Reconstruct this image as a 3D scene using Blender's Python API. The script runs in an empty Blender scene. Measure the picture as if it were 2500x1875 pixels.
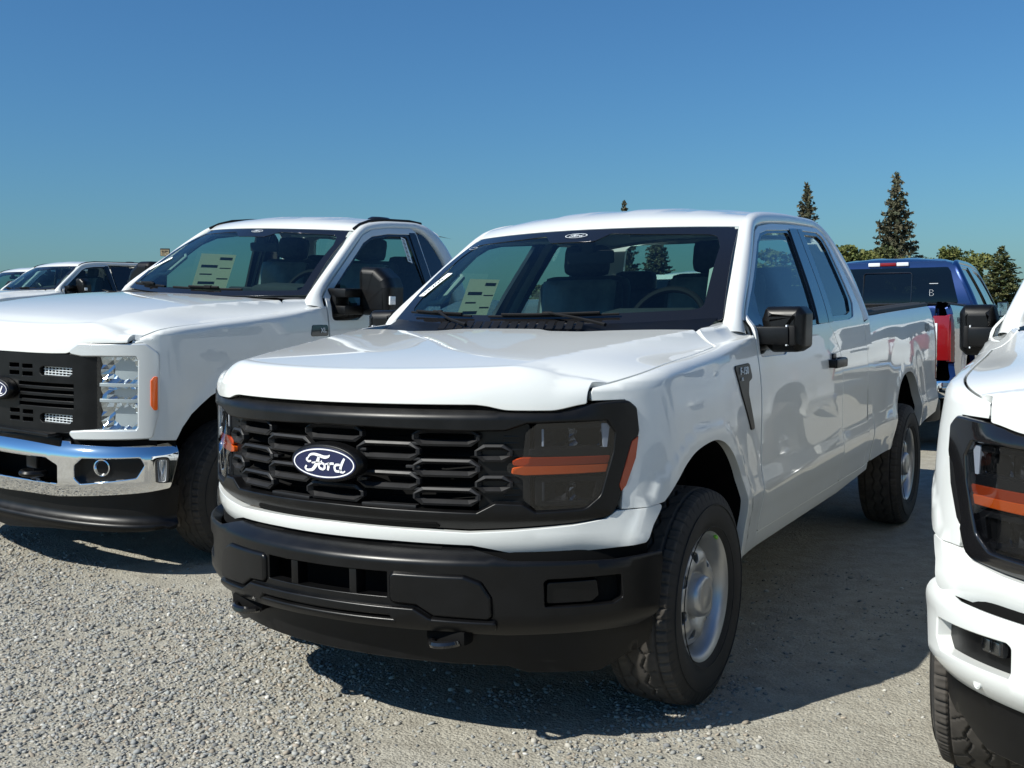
import bpy, bmesh, math, random
import numpy as np
from mathutils import Vector, Matrix, Euler
from mathutils.geometry import delaunay_2d_cdt

random.seed(7); rng = np.random.default_rng(7)
scn = bpy.context.scene
COL = scn.collection

# ------------------------------------------------------------------ camera, sky, sun, exposure
cam_d = bpy.data.cameras.new('camera'); cam = bpy.data.objects.new('camera', cam_d); COL.objects.link(cam)
cam.location = (2.3556, -3.6828, 1.4536)
cam.rotation_euler = tuple(math.radians(a) for a in (85.886, 0.647, 30.76))
cam_d.sensor_width = 36.0; cam_d.lens = 2643.1 * 36.0 / 2500.0
cam_d.clip_start = 0.05; cam_d.clip_end = 5000
scn.camera = cam

SUN_K = Vector((0.50, 0.93, -1.0))            # direction the light travels
to_sun = -SUN_K.normalized()
sun_el = math.asin(to_sun.z); sun_az = math.atan2(to_sun.x, to_sun.y)   # from +Y towards +X
world = bpy.data.worlds.new('World'); scn.world = world; world.use_nodes = True
wn = world.node_tree.nodes; wl = world.node_tree.links
sky = wn.new('ShaderNodeTexSky'); sky.sky_type = 'NISHITA'; sky.sun_disc = False
sky.sun_elevation = sun_el; sky.sun_rotation = sun_az
sky.altitude = 0; sky.air_density = 1.3; sky.dust_density = 0.5; sky.ozone_density = 5.0
bg = wn['Background']; bg.inputs['Strength'].default_value = 0.070
tint = wn.new('ShaderNodeMix'); tint.data_type = 'RGBA'; tint.blend_type = 'MULTIPLY'; tint.inputs['Factor'].default_value = 1.0
tint.inputs[7].default_value = (.41, .73, 1.0, 1)      # the camera's cool white balance, the same over the whole sky
wl.new(sky.outputs['Color'], tint.inputs[6]); wl.new(tint.outputs[2], bg.inputs['Color'])
sun_d = bpy.data.lights.new('sun', 'SUN'); sun = bpy.data.objects.new('sun', sun_d); COL.objects.link(sun)
sun_d.energy = 5.0; sun_d.angle = math.radians(0.5); sun_d.color = (1.0, 0.975, 0.89)
sun.rotation_euler = SUN_K.to_track_quat('-Z', 'Y').to_euler()
scn.view_settings.view_transform = 'Standard'; scn.view_settings.look = 'None'
scn.view_settings.exposure = 0.42; scn.view_settings.gamma = 1.0
scn.view_settings.use_curve_mapping = False
scn.cycles.max_bounces = 8; scn.cycles.transparent_max_bounces = 16
scn.cycles.caustics_reflective = False; scn.cycles.caustics_refractive = False
scn.cycles.sample_clamp_indirect = 6.0
try:
    scn.cycles.use_denoising = True
except Exception:
    pass

# ------------------------------------------------------------------ materials
MATS = {}
def nodes_of(m):
    return m.node_tree.nodes, m.node_tree.links
def pmat(name, col, rough=0.5, metal=0.0, coat=0.0, coat_rough=0.03, spec=0.5, noise=None, bump=None, trans=0.0, ior=1.5):
    """principled material; noise=(scale, amount) colour mottling; bump=(scale, strength)"""
    m = bpy.data.materials.new(name); m.use_nodes = True
    n, l = nodes_of(m); b = n['Principled BSDF']
    b.inputs['Base Color'].default_value = (*col, 1); b.inputs['Roughness'].default_value = rough
    b.inputs['Metallic'].default_value = metal; b.inputs['Coat Weight'].default_value = coat
    b.inputs['Coat Roughness'].default_value = coat_rough; b.inputs['Specular IOR Level'].default_value = spec
    b.inputs['Transmission Weight'].default_value = trans; b.inputs['IOR'].default_value = ior
    tc = n.new('ShaderNodeTexCoord')
    if noise:
        t = n.new('ShaderNodeTexNoise'); t.inputs['Scale'].default_value = noise[0]; t.inputs['Detail'].default_value = 5
        l.new(tc.outputs['Object'], t.inputs['Vector'])
        r = n.new('ShaderNodeMapRange'); r.inputs['From Min'].default_value = .3; r.inputs['From Max'].default_value = .7
        r.inputs['To Min'].default_value = 1 - noise[1]; r.inputs['To Max'].default_value = 1 + noise[1]
        l.new(t.outputs['Fac'], r.inputs['Value'])
        mx = n.new('ShaderNodeMix'); mx.data_type = 'RGBA'; mx.blend_type = 'MULTIPLY'; mx.inputs['Factor'].default_value = 1
        mx.inputs[6].default_value = (*col, 1); l.new(r.outputs['Result'], mx.inputs[7]); l.new(mx.outputs[2], b.inputs['Base Color'])
        rr = n.new('ShaderNodeMapRange'); rr.inputs['To Min'].default_value = max(.02, rough - noise[1] * .3); rr.inputs['To Max'].default_value = min(1, rough + noise[1] * .3)
        l.new(t.outputs['Fac'], rr.inputs['Value']); l.new(rr.outputs['Result'], b.inputs['Roughness'])
    if bump:
        t2 = n.new('ShaderNodeTexNoise'); t2.inputs['Scale'].default_value = bump[0]; t2.inputs['Detail'].default_value = 3
        l.new(tc.outputs['Object'], t2.inputs['Vector'])
        bp = n.new('ShaderNodeBump'); bp.inputs['Strength'].default_value = bump[1]; bp.inputs['Distance'].default_value = 0.002
        l.new(t2.outputs['Fac'], bp.inputs['Height']); l.new(bp.outputs['Normal'], b.inputs['Normal'])
    MATS[name] = m; return m
def glassmat(name, tint, refl=1.0, rough=0.0):
    m = bpy.data.materials.new(name); m.use_nodes = True; n, l = nodes_of(m)
    n.remove(n['Principled BSDF']); out = n['Material Output']
    tr = n.new('ShaderNodeBsdfTransparent'); tr.inputs['Color'].default_value = (*tint, 1)
    gl = n.new('ShaderNodeBsdfGlossy'); gl.inputs['Roughness'].default_value = rough; gl.inputs['Color'].default_value = (refl, refl, refl, 1)
    # two-sided Schlick reflectance, so that a thin pane looks the same from within
    ge = n.new('ShaderNodeNewGeometry'); dt = n.new('ShaderNodeVectorMath'); dt.operation = 'DOT_PRODUCT'; l.new(ge.outputs['Normal'], dt.inputs[0]); l.new(ge.outputs['Incoming'], dt.inputs[1])
    def mth(op, a, b=None):
        q = n.new('ShaderNodeMath'); q.operation = op; q.use_clamp = op in ('SUBTRACT', 'MULTIPLY_ADD')
        for k, v in enumerate((a, b)):
            if v is None: continue
            if isinstance(v, (int, float)): q.inputs[k].default_value = v
            else: l.new(v, q.inputs[k])
        return q
    ab = mth('ABSOLUTE', dt.outputs['Value']); om = mth('SUBTRACT', 1.0, ab.outputs[0]); pw = mth('POWER', om.outputs[0], 5.0); fr = mth('MULTIPLY_ADD', pw.outputs[0], .93); fr.inputs[2].default_value = .05
    mx = n.new('ShaderNodeMixShader'); l.new(fr.outputs[0], mx.inputs['Fac']); l.new(tr.outputs[0], mx.inputs[1]); l.new(gl.outputs[0], mx.inputs[2])
    l.new(mx.outputs[0], out.inputs['Surface']); MATS[name] = m; return m

def car_paint(name, col, metal=0.0, rough=.45):
    """clear-coated paint with a very slight orange peel and a little road dust"""
    m = pmat(name, col, rough=rough, metal=metal, coat=1.0, coat_rough=0.025)
    n, l = nodes_of(m); b = n['Principled BSDF']; tc = n.new('ShaderNodeTexCoord')
    t = n.new('ShaderNodeTexNoise'); t.inputs['Scale'].default_value = 3.0; t.inputs['Detail'].default_value = 8; t.inputs['Roughness'].default_value = .65
    l.new(tc.outputs['Object'], t.inputs['Vector'])
    r = n.new('ShaderNodeMapRange'); r.inputs['From Min'].default_value = .35; r.inputs['From Max'].default_value = .75; r.inputs['To Min'].default_value = .004; r.inputs['To Max'].default_value = .035
    l.new(t.outputs['Fac'], r.inputs['Value']); l.new(r.outputs['Result'], b.inputs['Coat Roughness'])
    mx = n.new('ShaderNodeMix'); mx.data_type = 'RGBA'
    mx.inputs[6].default_value = (*col, 1); mx.inputs[7].default_value = (col[0] * .92, col[1] * .90, col[2] * .86, 1)
    l.new(t.outputs['Fac'], mx.inputs['Factor']); l.new(mx.outputs[2], b.inputs['Base Color'])
    return m
car_paint('white_paint', (.70, .725, .72))
car_paint('blue_paint', (.004, .028, .135), metal=.5, rough=.35)
pmat('black_plastic', (.0035, .0035, .0038), rough=.38, spec=.30, noise=(14, .3), bump=(700, .05))
pmat('grey_plastic', (.0035, .0035, .0038), rough=.33, spec=.32, noise=(10, .25), bump=(700, .05))
pmat('gloss_black', (.008, .008, .009), rough=.12, coat=.6)
pmat('under_black', (.006, .006, .006), rough=.9, spec=.1)
pmat('rubber_trim', (.008, .008, .0085), rough=.55, spec=.2)
pmat('tyre_rubber', (.020, .019, .018), rough=.78, noise=(9, .3))
pmat('tread_rubber', (.050, .044, .038), rough=.9, noise=(22, .35))
pmat('steel_wheel', (.46, .47, .48), rough=.36, metal=.75, noise=(8, .08))
pmat('alloy_wheel', (.55, .55, .56), rough=.25, metal=.9)
pmat('chrome', (.90, .91, .92), rough=.045, metal=1.0)
pmat('satin_chrome', (.62, .65, .66), rough=.28, metal=.35, coat=.7)
pmat('reflector', (.78, .80, .82), rough=.10, metal=1.0)
pmat('amber_plastic', (.85, .12, .004), rough=.25, coat=.8)
pmat('dark_amber_plastic', (.42, .045, .004), rough=.3, coat=.15)
pmat('red_plastic', (.20, .006, .008), rough=.18, coat=.9)
pmat('white_lens', (.72, .74, .76), rough=.12, coat=.8)
pmat('interior_dark', (.030, .032, .034), rough=.8, noise=(30, .2))
pmat('seat_fabric', (.045, .048, .052), rough=.75, noise=(40, .25))
pmat('seat_wrap', (.20, .22, .22), rough=.22, noise=(7, .4))
pmat('headliner', (.34, .36, .35), rough=.9)
pmat('pillar_trim', (.42, .46, .43), rough=.7)
pmat('paper', (.72, .70, .58), rough=.8, noise=(6, .06))
pmat('dim_reflector', (.22, .23, .24), rough=.22, metal=1.0)
pmat('wheel_grip', (.008, .008, .009), rough=.7, spec=.15)
pmat('grille_plastic', (.012, .012, .013), rough=.50, spec=.36, noise=(14, .3))
pmat('paper_white', (.80, .84, .82), rough=.6)
pmat('ink', (.02, .02, .025), rough=.7)
pmat('ink_grey', (.22, .22, .20), rough=.7)
pmat('emblem_blue', (.006, .012, .060), rough=.18, coat=.6)
pmat('white_trim', (.86, .87, .88), rough=.25)
pmat('silver_print', (.62, .66, .68), rough=.35)
pmat('green_paint', (.22, .60, .06), rough=.6)
pmat('bed_liner', (.020, .020, .020), rough=.7, bump=(300, .3))
def paper_mat():
    m = bpy.data.materials.new('thin_paper'); m.use_nodes = True; n, l = nodes_of(m); n.remove(n['Principled BSDF'])
    d = n.new('ShaderNodeBsdfDiffuse'); d.inputs['Color'].default_value = (.62, .60, .46, 1); t = n.new('ShaderNodeBsdfTranslucent'); t.inputs['Color'].default_value = (.60, .58, .42, 1)
    mx = n.new('ShaderNodeMixShader'); mx.inputs['Fac'].default_value = .5; l.new(d.outputs[0], mx.inputs[1]); l.new(t.outputs[0], mx.inputs[2]); l.new(mx.outputs[0], n['Material Output'].inputs['Surface']); MATS['thin_paper'] = m
paper_mat()
glassmat('windshield_glass', (.52, .68, .64))
glassmat('side_glass', (.52, .68, .65))
glassmat('privacy_glass', (.05, .06, .065))
glassmat('lamp_glass', (.80, .84, .86))
glassmat('smoked_lamp', (.52, .55, .60))
M = MATS

# ------------------------------------------------------------------ small numeric helpers
def pchip(xs, ys):
    xs = np.asarray(xs, float); ys = np.asarray(ys, float)
    h = np.diff(xs); d = np.diff(ys) / h; m = np.zeros_like(xs)
    for i in range(1, len(xs) - 1):
        if d[i - 1] * d[i] > 0:
            w1 = 2 * h[i] + h[i - 1]; w2 = h[i] + 2 * h[i - 1]; m[i] = (w1 + w2) / (w1 / d[i - 1] + w2 / d[i])
    m[0] = d[0]; m[-1] = d[-1]
    def f(x):
        x = np.asarray(x, float); xc = np.clip(x, xs[0], xs[-1])
        i = np.clip(np.searchsorted(xs, xc) - 1, 0, len(xs) - 2)
        t = (xc - xs[i]) / h[i]
        return ((1 + 2 * t) * (1 - t) ** 2 * ys[i] + t * (1 - t) ** 2 * h[i] * m[i] + t * t * (3 - 2 * t) * ys[i + 1] + t * t * (t - 1) * h[i] * m[i + 1]
                + (x - xc) * np.where(x < xs[0], m[0], m[-1]))
    return f
def sstep(a, b, x):
    t = np.clip((np.asarray(x, float) - a) / (b - a), 0, 1); return t * t * (3 - 2 * t)
def fillet(pts, r, n=5):
    """round the corners of a closed polygon; r is one radius or one per corner"""
    P = [np.array(p, float) for p in pts]; N = len(P); out = []
    rs = [r] * N if np.isscalar(r) else list(r)
    for i in range(N):
        p, a, b = P[i], P[i - 1], P[(i + 1) % N]
        va, vb = a - p, b - p; la, lb = np.linalg.norm(va), np.linalg.norm(vb)
        if rs[i] <= 0 or la < 1e-9 or lb < 1e-9: out.append(tuple(p)); continue
        va /= la; vb /= lb; c = np.clip(va @ vb, -1, 1); half = math.acos(c) / 2
        if half > math.pi / 2 - .02: out.append(tuple(p)); continue
        t = min(rs[i] / math.tan(half), la * .48, lb * .48)
        s, e = p + va * t, p + vb * t
        for k in range(n + 1):
            u = k / n; q = (1 - u) ** 2 * s + 2 * u * (1 - u) * p + u * u * e; out.append(tuple(q))
    return out
def dens(pts, seg, closed=True):
    P = np.array(pts, float); out = []
    N = len(P); M_ = N if closed else N - 1
    for i in range(M_):
        a, b = P[i], P[(i + 1) % N]; k = max(1, int(math.ceil(np.linalg.norm(b - a) / seg)))
        for j in range(k): out.append(a + (b - a) * j / k)
    if not closed: out.append(P[-1])
    out = np.array(out); d = np.linalg.norm(out - np.roll(out, 1, 0), axis=1); return out[d > 1e-6] if closed else out
def inside(poly, pts):
    x, y = pts[:, 0], pts[:, 1]; r = np.zeros(len(pts), bool); n = len(poly); j = n - 1
    for i in range(n):
        xi, yi = poly[i]; xj, yj = poly[j]
        if yi != yj:
            c = ((yi > y) != (yj > y)) & (x < (xj - xi) * (y - yi) / (yj - yi) + xi); r ^= c
        j = i
    return r

# ------------------------------------------------------------------ mesh builders
MESH = {}
def mesh_from(name, V, Fc, N=None, smooth=True):
    me = bpy.data.meshes.new(name); me.from_pydata([tuple(v) for v in V], [], [tuple(int(i) for i in f) for f in Fc])
    me.polygons.foreach_set('use_smooth', [smooth] * len(me.polygons))
    if N is not None:
        N = np.asarray(N, float); N = N / np.maximum(np.linalg.norm(N, axis=1, keepdims=True), 1e-9)
        me.normals_split_custom_set_from_vertices([tuple(n) for n in N])
    me.update(); return me
def obj(name, me, mat, parent=None, loc=None, rot=None, scale=None):
    o = bpy.data.objects.new(name, me); COL.objects.link(o)
    if parent is not None: o.parent = parent
    if loc is not None: o.location = loc
    if rot is not None: o.rotation_euler = rot
    if scale is not None: o.scale = scale
    if mat is not None and me is not None:
        mm = M[mat] if isinstance(mat, str) else mat
        if len(me.materials) == 0: me.materials.append(mm)
        elif me.materials[0] is not mm:
            o.material_slots[0].link = 'OBJECT'; o.material_slots[0].material = mm
    return o
def empty(name, parent=None, loc=(0, 0, 0), rot=(0, 0, 0)):
    o = bpy.data.objects.new(name, None); COL.objects.link(o); o.empty_display_size = .2
    o.location = loc; o.rotation_euler = rot
    if parent is not None: o.parent = parent
    return o
def tag(o, label, cat, group=None, kind=None):
    o['label'] = label; o['category'] = cat
    if group: o['group'] = group
    if kind: o['kind'] = kind
    return o

def panel_mesh(name, outline, fn, holes=(), res=.04, seg=.02, depth=.018, rim=.0025, side=1, edge=True):
    """sheet-metal panel: a 2-D outline with holes, triangulated and laid on the surface fn(u,v); turned-in rolled edge"""
    loops = [dens(outline, seg)] + [dens(h, seg) for h in holes]
    allb = np.vstack(loops); lo, hi = allb.min(0), allb.max(0)
    gx = np.arange(lo[0] + res * .5, hi[0], res); gy = np.arange(lo[1] + res * .43, hi[1], res * .866)
    G = np.array([(x + (res * .5 if k % 2 else 0), y) for k, y in enumerate(gy) for x in gx]) if len(gx) and len(gy) else np.zeros((0, 2))
    if len(G):
        ok = inside(loops[0], G)
        for h in loops[1:]: ok &= ~inside(h, G)
        G = G[ok]
        if len(G):
            dm = np.full(len(G), 1e9)
            for k in range(0, len(allb), 64):
                d = np.linalg.norm(G[:, None, :] - allb[None, k:k + 64, :], axis=2).min(1); dm = np.minimum(dm, d)
            G = G[dm > res * .5]
    pts = np.vstack([allb, G]) if len(G) else allb
    edges = []; base = 0; idx = []
    for L in loops:
        n = len(L); edges += [(base + i, base + (i + 1) % n) for i in range(n)]; idx.append(np.arange(base, base + n)); base += n
    r = delaunay_2d_cdt([Vector((float(p[0]), float(p[1]))) for p in pts], edges, [], 0, 1e-7)
    ov = np.array([(v.x, v.y) for v in r[0]]); tr = np.array([f for f in r[2] if len(f) == 3], int)
    mp = np.zeros(len(pts), int)
    for k, orig in enumerate(r[3]):
        for q in orig: mp[q] = k
    cen = ov[tr].mean(1); ok = inside(loops[0], cen)
    for h in loops[1:]: ok &= ~inside(h, cen)
    tr = tr[ok]
    P = fn(ov[:, 0], ov[:, 1]); e = 1e-3
    du = (fn(ov[:, 0] + e, ov[:, 1]) - fn(ov[:, 0] - e, ov[:, 1])); dv = (fn(ov[:, 0], ov[:, 1] + e) - fn(ov[:, 0], ov[:, 1] - e))
    Nn = np.cross(du, dv) * side; Nn /= np.maximum(np.linalg.norm(Nn, axis=1, keepdims=True), 1e-12)
    # orient triangles
    a, b, c = P[tr[:, 0]], P[tr[:, 1]], P[tr[:, 2]]
    fl = (np.cross(b - a, c - a) * Nn[tr[:, 0]]).sum(1) < 0
    tr[fl] = tr[fl][:, ::-1]
    V = [P]; NN = [Nn]; Fc = [tuple(t) for t in tr]; nb = len(P)
    if edge:
        for li, ix in enumerate(idx):
            k = mp[ix]; k = k[np.insert(np.diff(k) != 0, 0, True)]
            if len(k) < 3: continue
            p, n_ = P[k], Nn[k]
            t = np.roll(p, -1, 0) - np.roll(p, 1, 0); ed = np.cross(t, n_); ed /= np.maximum(np.linalg.norm(ed, axis=1, keepdims=True), 1e-12)
            u2 = ov[k]; area = 0.5 * np.sum(u2[:, 0] * np.roll(u2[:, 1], -1) - np.roll(u2[:, 0], -1) * u2[:, 1])
            s = 1 if (area > 0) == (side > 0) else -1      # outward of loop
            if li > 0: s = -s
            ed = ed * s
            p1 = p + ed * rim - n_ * rim; p2 = p1 - n_ * depth
            m_ = len(k); V += [p1, p2]; NN += [ed, ed]
            for i in range(m_):
                j = (i + 1) % m_
                Fc += [(k[i], k[j], nb + j, nb + i), (nb + i, nb + j, nb + m_ + j, nb + m_ + i)]
            nb += 2 * m_
    V = np.vstack(V); NN = np.vstack(NN)
    # fix winding of the edge quads so that they agree with their normals
    F2 = []
    for f in Fc:
        if len(f) == 4:
            q = V[list(f)]; nn = np.cross(q[1] - q[0], q[2] - q[0]) + np.cross(q[2] - q[0], q[3] - q[0])
            if nn @ NN[list(f)].sum(0) < 0: f = f[::-1]
        F2.append(f)
    return mesh_from(name, V, F2, NN)
def cached(key, builder):
    if key not in MESH: MESH[key] = builder()
    return MESH[key]

def grid_mesh(name, A, close_u=False, close_v=False, flip=False, thick=0):
    A = np.asarray(A, float); n, m = A.shape[:2]; V = A.reshape(-1, 3); Fc = []
    for i in range(n if close_u else n - 1):
        for j in range(m if close_v else m - 1):
            a, b, c, d = i * m + j, ((i + 1) % n) * m + j, ((i + 1) % n) * m + (j + 1) % m, i * m + (j + 1) % m
            Fc.append((a, d, c, b) if flip else (a, b, c, d))
    return mesh_from(name, V, Fc)
class MB:
    """collects simple solids into one mesh"""
    def __init__(s): s.V = []; s.F = []; s.n = 0
    def add(s, V, F):
        s.V += [tuple(v) for v in V]; s.F += [tuple(i + s.n for i in f) for f in F]; s.n += len(V); return s
    def box(s, c, d, rot=None, bev=0.0):
        bm = bmesh.new(); bmesh.ops.create_cube(bm, size=1)
        for v in bm.verts: v.co = Vector((v.co.x * d[0], v.co.y * d[1], v.co.z * d[2]))
        if bev: bmesh.ops.bevel(bm, geom=bm.edges[:], offset=bev, segments=2, profile=.6, affect='EDGES')
        R = Euler(rot).to_matrix() if rot else Matrix.Identity(3); bm.verts.index_update()
        s.add([R @ v.co + Vector(c) for v in bm.verts], [[v.index for v in f.verts] for f in bm.faces]); bm.free(); return s
    def tube(s, pts, r, k=10, closed=False, cap=True):
        pts = [Vector(p) for p in pts]; n = len(pts); rs = [r] * n if np.isscalar(r) else r; V = []; F = []
        up = None
        for i, p in enumerate(pts):
            a = pts[i - 1] if (i > 0 or closed) else p; b = pts[(i + 1) % n] if (i < n - 1 or closed) else p
            t = (b - a).normalized()
            if up is None: up = t.orthogonal()
            up = (up - t * up.dot(t)).normalized(); w = t.cross(up)
            for j in range(k):
                an = 2 * math.pi * j / k; V.append(p + (up * math.cos(an) + w * math.sin(an)) * rs[i])
        for i in range(n if closed else n - 1):
            for j in range(k):
                F.append((i * k + j, i * k + (j + 1) % k, ((i + 1) % n) * k + (j + 1) % k, ((i + 1) % n) * k + j))
        if cap and not closed: F += [tuple(range(k))[::-1], tuple((n - 1) * k + j for j in range(k))]
        return s.add(V, F)
    def lathe(s, prof, k=48, axis='x', c=(0, 0, 0), cap=False):
        V = []; F = []; n = len(prof)
        for i in range(k):
            an = 2 * math.pi * i / k; ca, sa = math.cos(an), math.sin(an)
            for (a, r) in prof:
                p = {'x': (a, r * ca, r * sa), 'y': (r * sa, a, r * ca), 'z': (r * ca, r * sa, a)}[axis]
                V.append((p[0] + c[0], p[1] + c[1], p[2] + c[2]))
        for i in range(k):
            for j in range(n - 1):
                F.append((i * n + j, i * n + j + 1, ((i + 1) % k) * n + j + 1, ((i + 1) % k) * n + j))
        return s.add(V, F)
    def prism(s, poly, fn0, fn1):
        """poly 2-D; fn0/fn1 map (u,v) to the two faces"""
        n = len(poly); V = [fn0(*p) for p in poly] + [fn1(*p) for p in poly]
        F = [tuple(range(n)), tuple(range(2 * n - 1, n - 1, -1))] + [(i, n + i, n + (i + 1) % n, (i + 1) % n) for i in range(n)]
        return s.add(V, F)
    def mesh(s, name, smooth=False, angle=None, recalc=True):
        me = bpy.data.meshes.new(name); me.from_pydata(s.V, [], s.F)
        if recalc:
            bm = bmesh.new(); bm.from_mesh(me); bmesh.ops.recalc_face_normals(bm, faces=bm.faces[:]); bm.to_mesh(me); bm.free()
        if smooth:
            me.polygons.foreach_set('use_smooth', [True] * len(me.polygons))
            ang = math.radians(angle or 40)
            bm = bmesh.new(); bm.from_mesh(me)
            for e in bm.edges:
                e.smooth = not (len(e.link_faces) == 2 and e.calc_face_angle(0) > ang)
            bm.to_mesh(me); bm.free()
        me.update(); return me
    def build(s, name, mat, parent=None, smooth=False, angle=None, **k):
        return obj(name, s.mesh(name, smooth, angle), mat, parent, **k)

def text_mesh(txt, size, depth=.001, bold=0.0, align='CENTER', shear=0.0, spacing=1.0):
    """lettering as a mesh in its own XY plane"""
    cu = bpy.data.curves.new('lettering', 'FONT'); cu.body = txt; cu.size = size; cu.extrude = depth; cu.offset = bold; cu.resolution_u = 3
    cu.align_x = align; cu.align_y = 'CENTER'; cu.shear = shear; cu.space_character = spacing
    o = bpy.data.objects.new('lettering_tmp', cu); COL.objects.link(o)
    bpy.context.view_layer.update()
    me = bpy.data.meshes.new_from_object(o.evaluated_get(bpy.context.evaluated_depsgraph_get()))
    bpy.data.objects.remove(o); bpy.data.curves.remove(cu); me.materials.clear(); return me
def map_mesh(me, f):
    """move every vertex of a mesh through f(x,y,z)"""
    n = len(me.vertices); a = np.empty(n * 3); me.vertices.foreach_get('co', a); a = f(a.reshape(-1, 3))
    me.vertices.foreach_set('co', np.asarray(a, float).ravel()); me.update(); return me

# ================================================================== light-duty pickup (front axle on the ground below = origin, front towards -Y)
YC, SN, A0, B0 = -.30, 1.9, .985, .62
class Wrap:
    """plan outline of a vehicle's nose: coordinate s runs across the front and round the corner"""
    def __init__(w, yc, n, a, b):
        w.yc, w.n, w.a, w.b = yc, n, a, b
        th = np.linspace(0, math.pi / 2, 3000); x = a * np.sin(th) ** (2 / n); y = yc - b * np.cos(th) ** (2 / n)
        w.th = th; w.x = x; w.y = y; w.s = np.concatenate([[0], np.cumsum(np.hypot(np.diff(x), np.diff(y)))])
    def sx(w, x): return math.copysign(float(np.interp(abs(x), w.x, w.s)), x)
    def sy(w, y, sg=1): return sg * float(np.interp(y, w.y, w.s))
    def __call__(w, s, z, a=None, b=None, off=0.0):
        a = a or w.a; b = w.b if b is None else b
        s = np.asarray(s, float); sg = np.sign(s) + (s == 0); th = np.interp(np.abs(s), w.s, w.th)
        cx, cy = np.sin(th) ** (2 / w.n), np.cos(th) ** (2 / w.n)
        ex = np.maximum(np.abs(s) - w.s[-1], 0)
        nx, ny = cx ** (w.n - 1) / a, -cy ** (w.n - 1) / np.maximum(b, 1e-3); L = np.hypot(nx, ny); nx, ny = nx / L, ny / L
        X = sg * (a * cx + off * nx); Y = w.yc - b * cy + ex + off * ny
        return np.stack([X, Y, np.broadcast_to(np.asarray(z, float), X.shape)], 1)
WF = Wrap(YC, SN, A0, B0)
sx, sy = WF.sx, WF.sy

_prof = pchip([.38, .46, .50, .58, .65, .695, .74, .80, .90, 1.0, 1.08, 1.15, 1.20, 1.24, 1.30, 1.345, 1.40, 1.5, 1.6, 1.7, 1.8, 1.85, 1.88, 1.92],
              [.915, .945, .953, .966, .981, .987, .981, .974, .974, .976, .975, .970, .964, .958, .951, .943, .925, .884, .838, .790, .742, .714, .690, .65])
_bedp = pchip([.38, .50, .58, .65, .695, .74, .80, .90, 1.0, 1.1, 1.20, 1.26, 1.32, 1.37, 1.41, 1.44], [.93, .953, .966, .981, .987, .980, .972, .970, .971, .969, .960, .950, .936, .916, .888, .85])
ARCH_F = [(-.475, .70), (-.455, .74), (-.40, .805), (-.335, .862), (-.25, .913), (-.15, .948), (0, .965), (.10, .953), (.18, .920), (.25, .868), (.31, .80), (.355, .715), (.38, .62), (.388, .50)]
ARCH_R = [(3.235, .565), (3.245, .66), (3.28, .76), (3.34, .85), (3.43, .93), (3.55, .985), (3.694, 1.0), (3.83, .985), (3.95, .93), (4.04, .85), (4.10, .76), (4.135, .66), (4.145, .60)]
def smooth_line(pts, k=6):
    P = np.array(pts, float); i = np.arange(len(P)); t = np.linspace(0, len(P) - 1, (len(P) - 1) * k + 1); out = np.zeros((len(t), 2))
    Q = np.vstack([2 * P[0] - P[1], P, 2 * P[-1] - P[-2]])
    for n_, u in enumerate(t):
        j = min(int(u), len(P) - 2); f = u - j; a, b, c, d = Q[j], Q[j + 1], Q[j + 2], Q[j + 3]
        out[n_] = .5 * (2 * b + (c - a) * f + (2 * a - 5 * b + 4 * c - d) * f * f + (3 * b - a - 3 * c + d) * f ** 3)
    return [tuple(q) for q in out]
ARCH_F0 = ARCH_F; ARCH_F = smooth_line(ARCH_F, 5); ARCH_R = smooth_line(ARCH_R, 5)
def arch_dist(y, z, pts):
    P = np.stack([np.asarray(y, float).ravel(), np.asarray(z, float).ravel()], 1); d = np.full(len(P), 9.0)
    for (ay, az), (by, bz) in zip(pts[:-1], pts[1:]):
        A_, D = np.array((ay, az)), np.array((by - ay, bz - az)); t = np.clip(((P - A_) @ D) / (D @ D), 0, 1); d = np.minimum(d, np.linalg.norm(P - A_ - t[:, None] * D, axis=1))
    return d.reshape(np.shape(y))
_AF = [(-.50, .55)] + ARCH_F + [(.388, .30)]; _AR = [(3.235, .30)] + ARCH_R + [(4.145, .30)]
def flare(y, z):
    """pressed lip and soft swell round the wheel arches"""
    y, z = np.broadcast_arrays(np.asarray(y, float), np.asarray(z, float)); o = 0
    for pts in (_AF, _AR):
        d = arch_dist(y, z, pts); o = o + .008 * (1 - sstep(.046, .080, d)) + .015 * (1 - sstep(.02, .30, d))
    return o
def nose_taper(y):
    t = np.clip((YC - np.asarray(y, float)) / B0, 0, .999); return (1 - t ** SN) ** (1 / SN)
def base_x(y, z, bed=False):
    y = np.asarray(y, float); z = np.asarray(z, float); zz = z - .012 * np.maximum(y - .6, 0)
    x = (_bedp if bed else _prof)(zz) * nose_taper(y) + flare(y, z) * (nose_taper(y) if not bed else .55)
    if not bed: x = x - .03 * (1 - sstep(.6, 1.25, y)) * sstep(1.34, 1.42, z)
    else: x = x - .012 * sstep(2.7, 3.6, y)
    return x
_hs = pchip([-.63, -.45, -.27, .17, .35, .62], [1.185, 1.222, 1.246, 1.281, 1.300, 1.325])
def _rs(y): return (.012 + .038 * sstep(-.63, -.3, y)) * (1 - .7 * sstep(.25, .6, y))
def shut_v(y): return _hs(y) - _rs(y) + _rs(y) * math.pi / 2
def shut_x(y): return base_x(y, _hs(y) - _rs(y)) - _rs(y)
_walltop = pchip([-.6, 0, .27, .62], [1.25, 1.35, 1.375, 1.398])
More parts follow.
